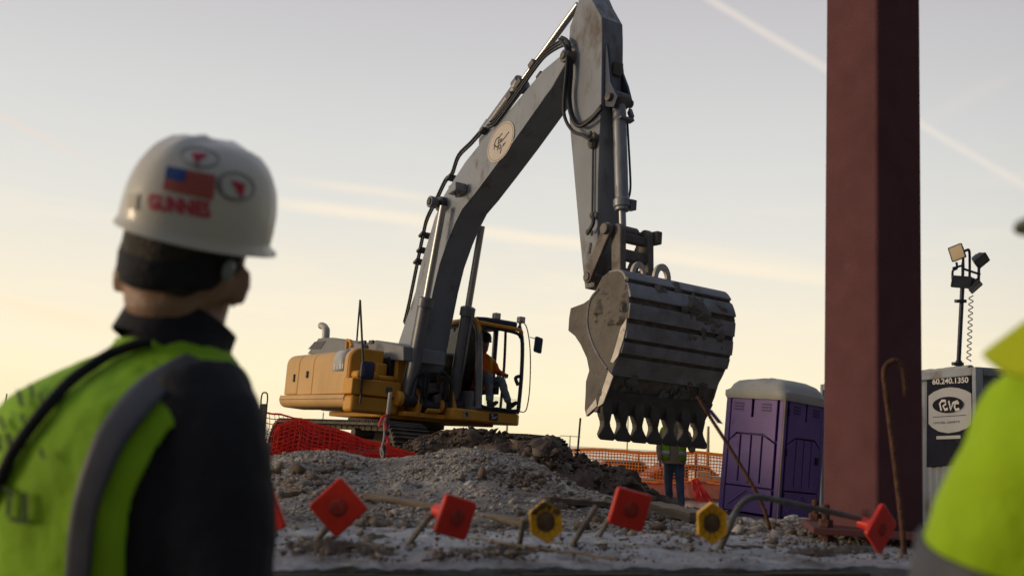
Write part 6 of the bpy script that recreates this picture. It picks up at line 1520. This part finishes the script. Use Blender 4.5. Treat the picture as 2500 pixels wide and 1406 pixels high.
def sag(u, v):
    p = f1(u, 1.0); return p + Vector((.06 * fbm(u * 40, v * 2, 2), -.25 * v - .10 * abs(fbm(u * 60, v * 4, 6)), -.75 * v + .04 * fbm(u * 50, v, 4)))
MB().grid([[sag(i / 240, j / 10) for i in range(241)] for j in range(11)]).build('sagging_net', m_netp, fe, ang=60)
def dark(u, v):
    a, b, c, d = P(1688, 1170, DF - .5), P(1702, 1166, DF - .5), P(1752, 1238, DF - 1.0), P(1700, 1240, DF - 1.0)
    return a.lerp(b, u).lerp(d.lerp(c, u), v) + Vector((0, .05 * fbm(u * 9, v * 5, 1), 0))
MB().grid([[dark(i / 12, j / 12) for i in range(13)] for j in range(13)]).build('folded_net', m_netr, fe, ang=60)
for px in (1300, 1408, 1560, 1700, 1860, 2060, 2260, 2400):
    p = P(px, lerp(FT, px) - 4, DF + .35); MB().tube([Vector((p.x, p.y, .2)), p], .022, 8).build('fence_post', m_darkmetal, fe)
# left: red fence slumped in front of the excavator
DG = 11.0
LT = [(520, 985), (560, 996), (600, 1002), (643, 1006), (680, 1011), (730, 1023), (760, 1035), (800, 1043), (850, 1060), (900, 1077), (940, 1086), (980, 1098), (1015, 1111)]
def lf(u, v):
    px = 520 + 495 * u; p = P(px, lerp(LT, px), DG + .5 * u); h = .62 * (1 - .75 * sst(.45, 1, u))
    return Vector((p.x + .05 * v * fbm(u * 6, v * 2, 4), p.y + .10 * fbm(u * 7, v * 3, 2) + .12 * v, p.z - h * v + .015 * fbm(u * 9, v, 3)))
lf_ = thing('safety_fence', 'red plastic mesh fence slumped on the gravel crest in front of the excavator', 'fence', Vector((P(643, 1130, DG).x, P(643, 1130, DG).y, .6)))
net(lf, 40, 11, .010, .008, 3).build('mesh_net', m_netr, lf_, ang=180)
TT = [(672, 1052), (684, 1036), (705, 1028), (735, 1024), (760, 1034), (800, 1042), (850, 1058), (900, 1076), (940, 1085), (980, 1097), (1015, 1109)]
def lg_(u, v, o=.12, e=0):
    px = 672 + 343 * u - 16 * v * (1 - u) ** 3; p = P(px, lerp(TT, px) + 1, DG + .25 + .4 * u + o); h = .44 * (1 - .72 * sst(.35, 1, u))
    return Vector((p.x, p.y + .07 * fbm(u * 5 + e, v * 2, 7), p.z - h * v + .02 * fbm(u * 7 + e, v, 9)))
net(lg_, 25, 10, .013, .011, 4).build('doubled_net', m_netr, lf_, ang=180)
lh = lambda u, v: lg_(u, v, .45, 5)
m_net_shaded = mk('net_shaded_maroon', (0.20, 0.012, 0.014), 0.7, var=.3, scale=6, trans=.15, transcol=(.5, .02, .02))  # red net's back layer, its shade put into the maroon colour
MB().grid([[lh(i / 40, j / 8) for i in range(41)] for j in range(9)]).build('folded_net', m_net_shaded, lf_, ang=60)
li = lambda u, v: lg_(.30 + .7 * u, .55 + .45 * v, .02, 9) + Vector((0, .05 * fbm(u * 30, v * 6, 2), .01))
MB().grid([[li(i / 60, j / 8) for i in range(61)] for j in range(9)]).build('crumpled_net', m_netr, lf_, ang=40)
p = P(643, 1000, DG - .15); st = MB().box(Vector((p.x, p.y, p.z - .30)), RT * .036, FW * .03, Vector((0, 0, .36))); po = tag(st.build('fence_stake', m_wood, off=Vector((p.x, p.y, p.z - .66)), bev=.005), 'square grey wooden stake with a steel ring holding the red fence', 'stake')
q = [p + Vector((x * .030, 0, z)) for x, z in ((-1, .05), (-1.1, .12), (-.7, .175), (.7, .175), (1.1, .12), (1, .05), (0.6, .03), (-.6, .03), (-1, .05))]; MB().tube(crv(q, 4), .008, 7).build('steel_ring', m_darkmetal, po)

# ------------------------------------------------------------------ stakes in the ground
a, b = P(953, 958, 7.6), P(930, 1150, 7.6); m = a.lerp(b, .27)
stk = thing('survey_stake', 'dark steel stake with grey top and pink ribbon in front of the excavator', 'stake', b)
MB().tube([a, m], .014, 8).build('stake_top', mk('galvanised', (.42, .41, .40), .5, .4), stk); MB().tube([m, b], .0165, 8).build('stake_shaft', m_darkmetal, stk)
m_pink = mk('ribbon_pink', (0.75, 0.08, 0.09), .5, trans=.3, transcol=(.9, .12, .12)); m_wht = mk('ribbon_white', (.62, .58, .54), .6, trans=.2)
c = P(942, 1017, 7.57)
def dl(dx, dy): return c + RT * dx + UPV * dy - FW * .006
MB().ribbon(crv([dl(.01, .01), dl(-.02, 0), dl(-.035, -.03), dl(-.05, -.075)]), .022, FW).build('ribbon', m_pink, stk, solid=.001, ang=180)
MB().ribbon(crv([dl(.015, .012), dl(0, .005), dl(-.012, -.012), dl(-.004, -.05), dl(.004, -.10)]), .020, FW).build('ribbon', m_pink, stk, solid=.001, ang=180)
MB().ribbon(crv([dl(0, 0), dl(-.012, -.06), dl(-.012, -.15), dl(-.03, -.22), dl(-.018, -.27), dl(-.03, -.33)]), .012, FW).build('ribbon', m_wht, stk, solid=.001, ang=180)
c = P(938, 1072, 7.57); MB().ribbon(crv([dl(0, .02), dl(.03, .0), dl(.025, -.03), dl(.005, -.04)]), .03, FW).build('ribbon', m_pink, stk, solid=.001, ang=180)
MB().ribbon(crv([P(929, 1092, 7.57), P(929, 1108, 7.56), P(934, 1118, 7.55), P(938, 1124, 7.55)]), .008, FW).build('ribbon', m_wht, stk, solid=.001, ang=180)
a, b = P(1417, 1020, 14.0), P(1407, 1140, 14.0)
pk = thing('thin_stake', 'thin dark rod with a cross clamp standing in the soil pile', 'rod', b)
MB().tube([a, b], .014, 7).build('rod', m_darkmetal, pk)
for y in (1098, 1108): p = P(1409 + (1108 - y) * .05, y - 10 * 0, 14.0); MB().box(p, RT * .035, FW * .012, UPV * .012).build('clamp', m_darkmetal, pk, bev=.004)

# ------------------------------------------------------------------ far away: trailers, vans, tents, poles
m_far1 = mk('far_pale', (.62, .56, .47), .6, var=.1, scale=.5); m_far2 = mk('far_grey', (.30, .30, .31), .6, var=.12, scale=.5); m_win = mk('far_window', (.05, .055, .06), .2)
m_far3 = mk('far_red', (.42, .10, .06), .6, var=.1, scale=.5); m_far4 = mk('far_tan', (.42, .33, .22), .7, var=.1, scale=.5)
def car(px, D, mat, label, L=4.4, h=1.38):
    p = P(px, hor(px), D); p.z = -.57; x = Vector((1, .1, 0)).normalized(); y = Vector((-x.y, x.x, 0)); t = thing('parked_car', label, 'car', p)
    pr_ = [(-L / 2, .35), (L / 2, .35), (L / 2, .72), (L / 2 - 1.0, .82), (L / 2 - 1.7, h), (-L / 2 + .9, h), (-L / 2 + .1, .85)]
    MB().prism([p + x * a + Vector((0, 0, z)) for a, z in pr_], y * 1.7).build('body', mat, t, bev=.10)
    MB().prism([p + x * a - y * .01 + Vector((0, 0, z)) for a, z in ((-L / 2 + .6, .86), (L / 2 - 1.25, .86), (L / 2 - 1.75, h - .1), (-L / 2 + .95, h - .1))], y * .02).build('side_window', m_win, t)
    for k in (-.3, .31):
        for d in (0.05, 1.6): c = p + x * k * L + y * d + Vector((0, 0, .31)); MB().tube([c - y * .1, c + y * .1], .31, 14).build('wheel', m_black, t)
def stack(px, D, w, h, mat, label, cols=3):
    p = P(px, hor(px), D); p.z = -.57; x = Vector((1, .12, 0)).normalized(); y = Vector((-x.y, x.x, 0)); t = thing('material_stack', label, 'stack', p)
    for k in range(cols):
        c = p + x * (w * ((k + .5) / cols - .5)); hh_ = h * (1 - .16 * ((k * 7) % 3)); MB().box(c + y * .6 + Vector((0, 0, hh_ / 2 + .1)), x * (w / cols * .44), y * .6, (0, 0, hh_ / 2)).build('crate', mat, t, bev=.03)
    MB().box(p + y * .6 + Vector((0, 0, .05)), x * w / 2, y * .65, (0, 0, .045)).build('pallet', m_far4, t)
stack(1408, 40, 1.5, 1.0, m_far2, 'grey block stack seen through the mesh beside the thin dark rod')
stack(1470, 46, 2.2, 1.05, m_far2, 'wide grey block stack seen through the mesh left of the teeth', 4)
car(1545, 48, m_far1, 'pale car parked beyond the orange fence left of the standing man')
stack(1600, 38, 1.4, .8, m_far1, 'low pale crates seen through the mesh beside the man', 2)
car(1702, 44, m_far3, 'red car parked beyond the orange fence right of the standing man')
stack(1740, 40, 1.3, 1.1, m_far1, 'pale crates beyond the mesh beside the purple toilet', 2)
car(2130, 60, m_far2, 'grey car far off behind the steel column')
def pole(px, ytop, D, label, arm=0, r=.09):
    p = P(px, hor(px), D); q = P(px + 3, ytop, D); b = Vector((p.x, p.y, -.57)); t = thing('lamp_pole', label, 'pole', b); q = Vector((p.x, p.y, q.z))
    MB().tube([b, q], [r, r * .6], 8).build('shaft', m_far4, t)
    if arm: MB().tube([q - Vector((arm, 0, .1)), q + Vector((arm, 0, -.1))], r * .5, 6).build('crossarm', m_far4, t)
pole(1236, 1028, 90, 'distant thin pole standing under the cab base', 0, .12)
pole(1391, 1063, 160, 'distant pole with a crossarm left of the bucket teeth', 1.6, .12)
pole(1531, 1010, 110, 'distant tall pole seen between the bucket teeth', 0, .08)
pole(1728, 1040, 70, 'distant pole standing behind the last bucket tooth', 0, .14)
pole(786, 1006, 110, 'distant thin pole under the counterweight', 0, .09)
pole(10, 960, 45, 'distant dark pole at the left edge', 0, .05)
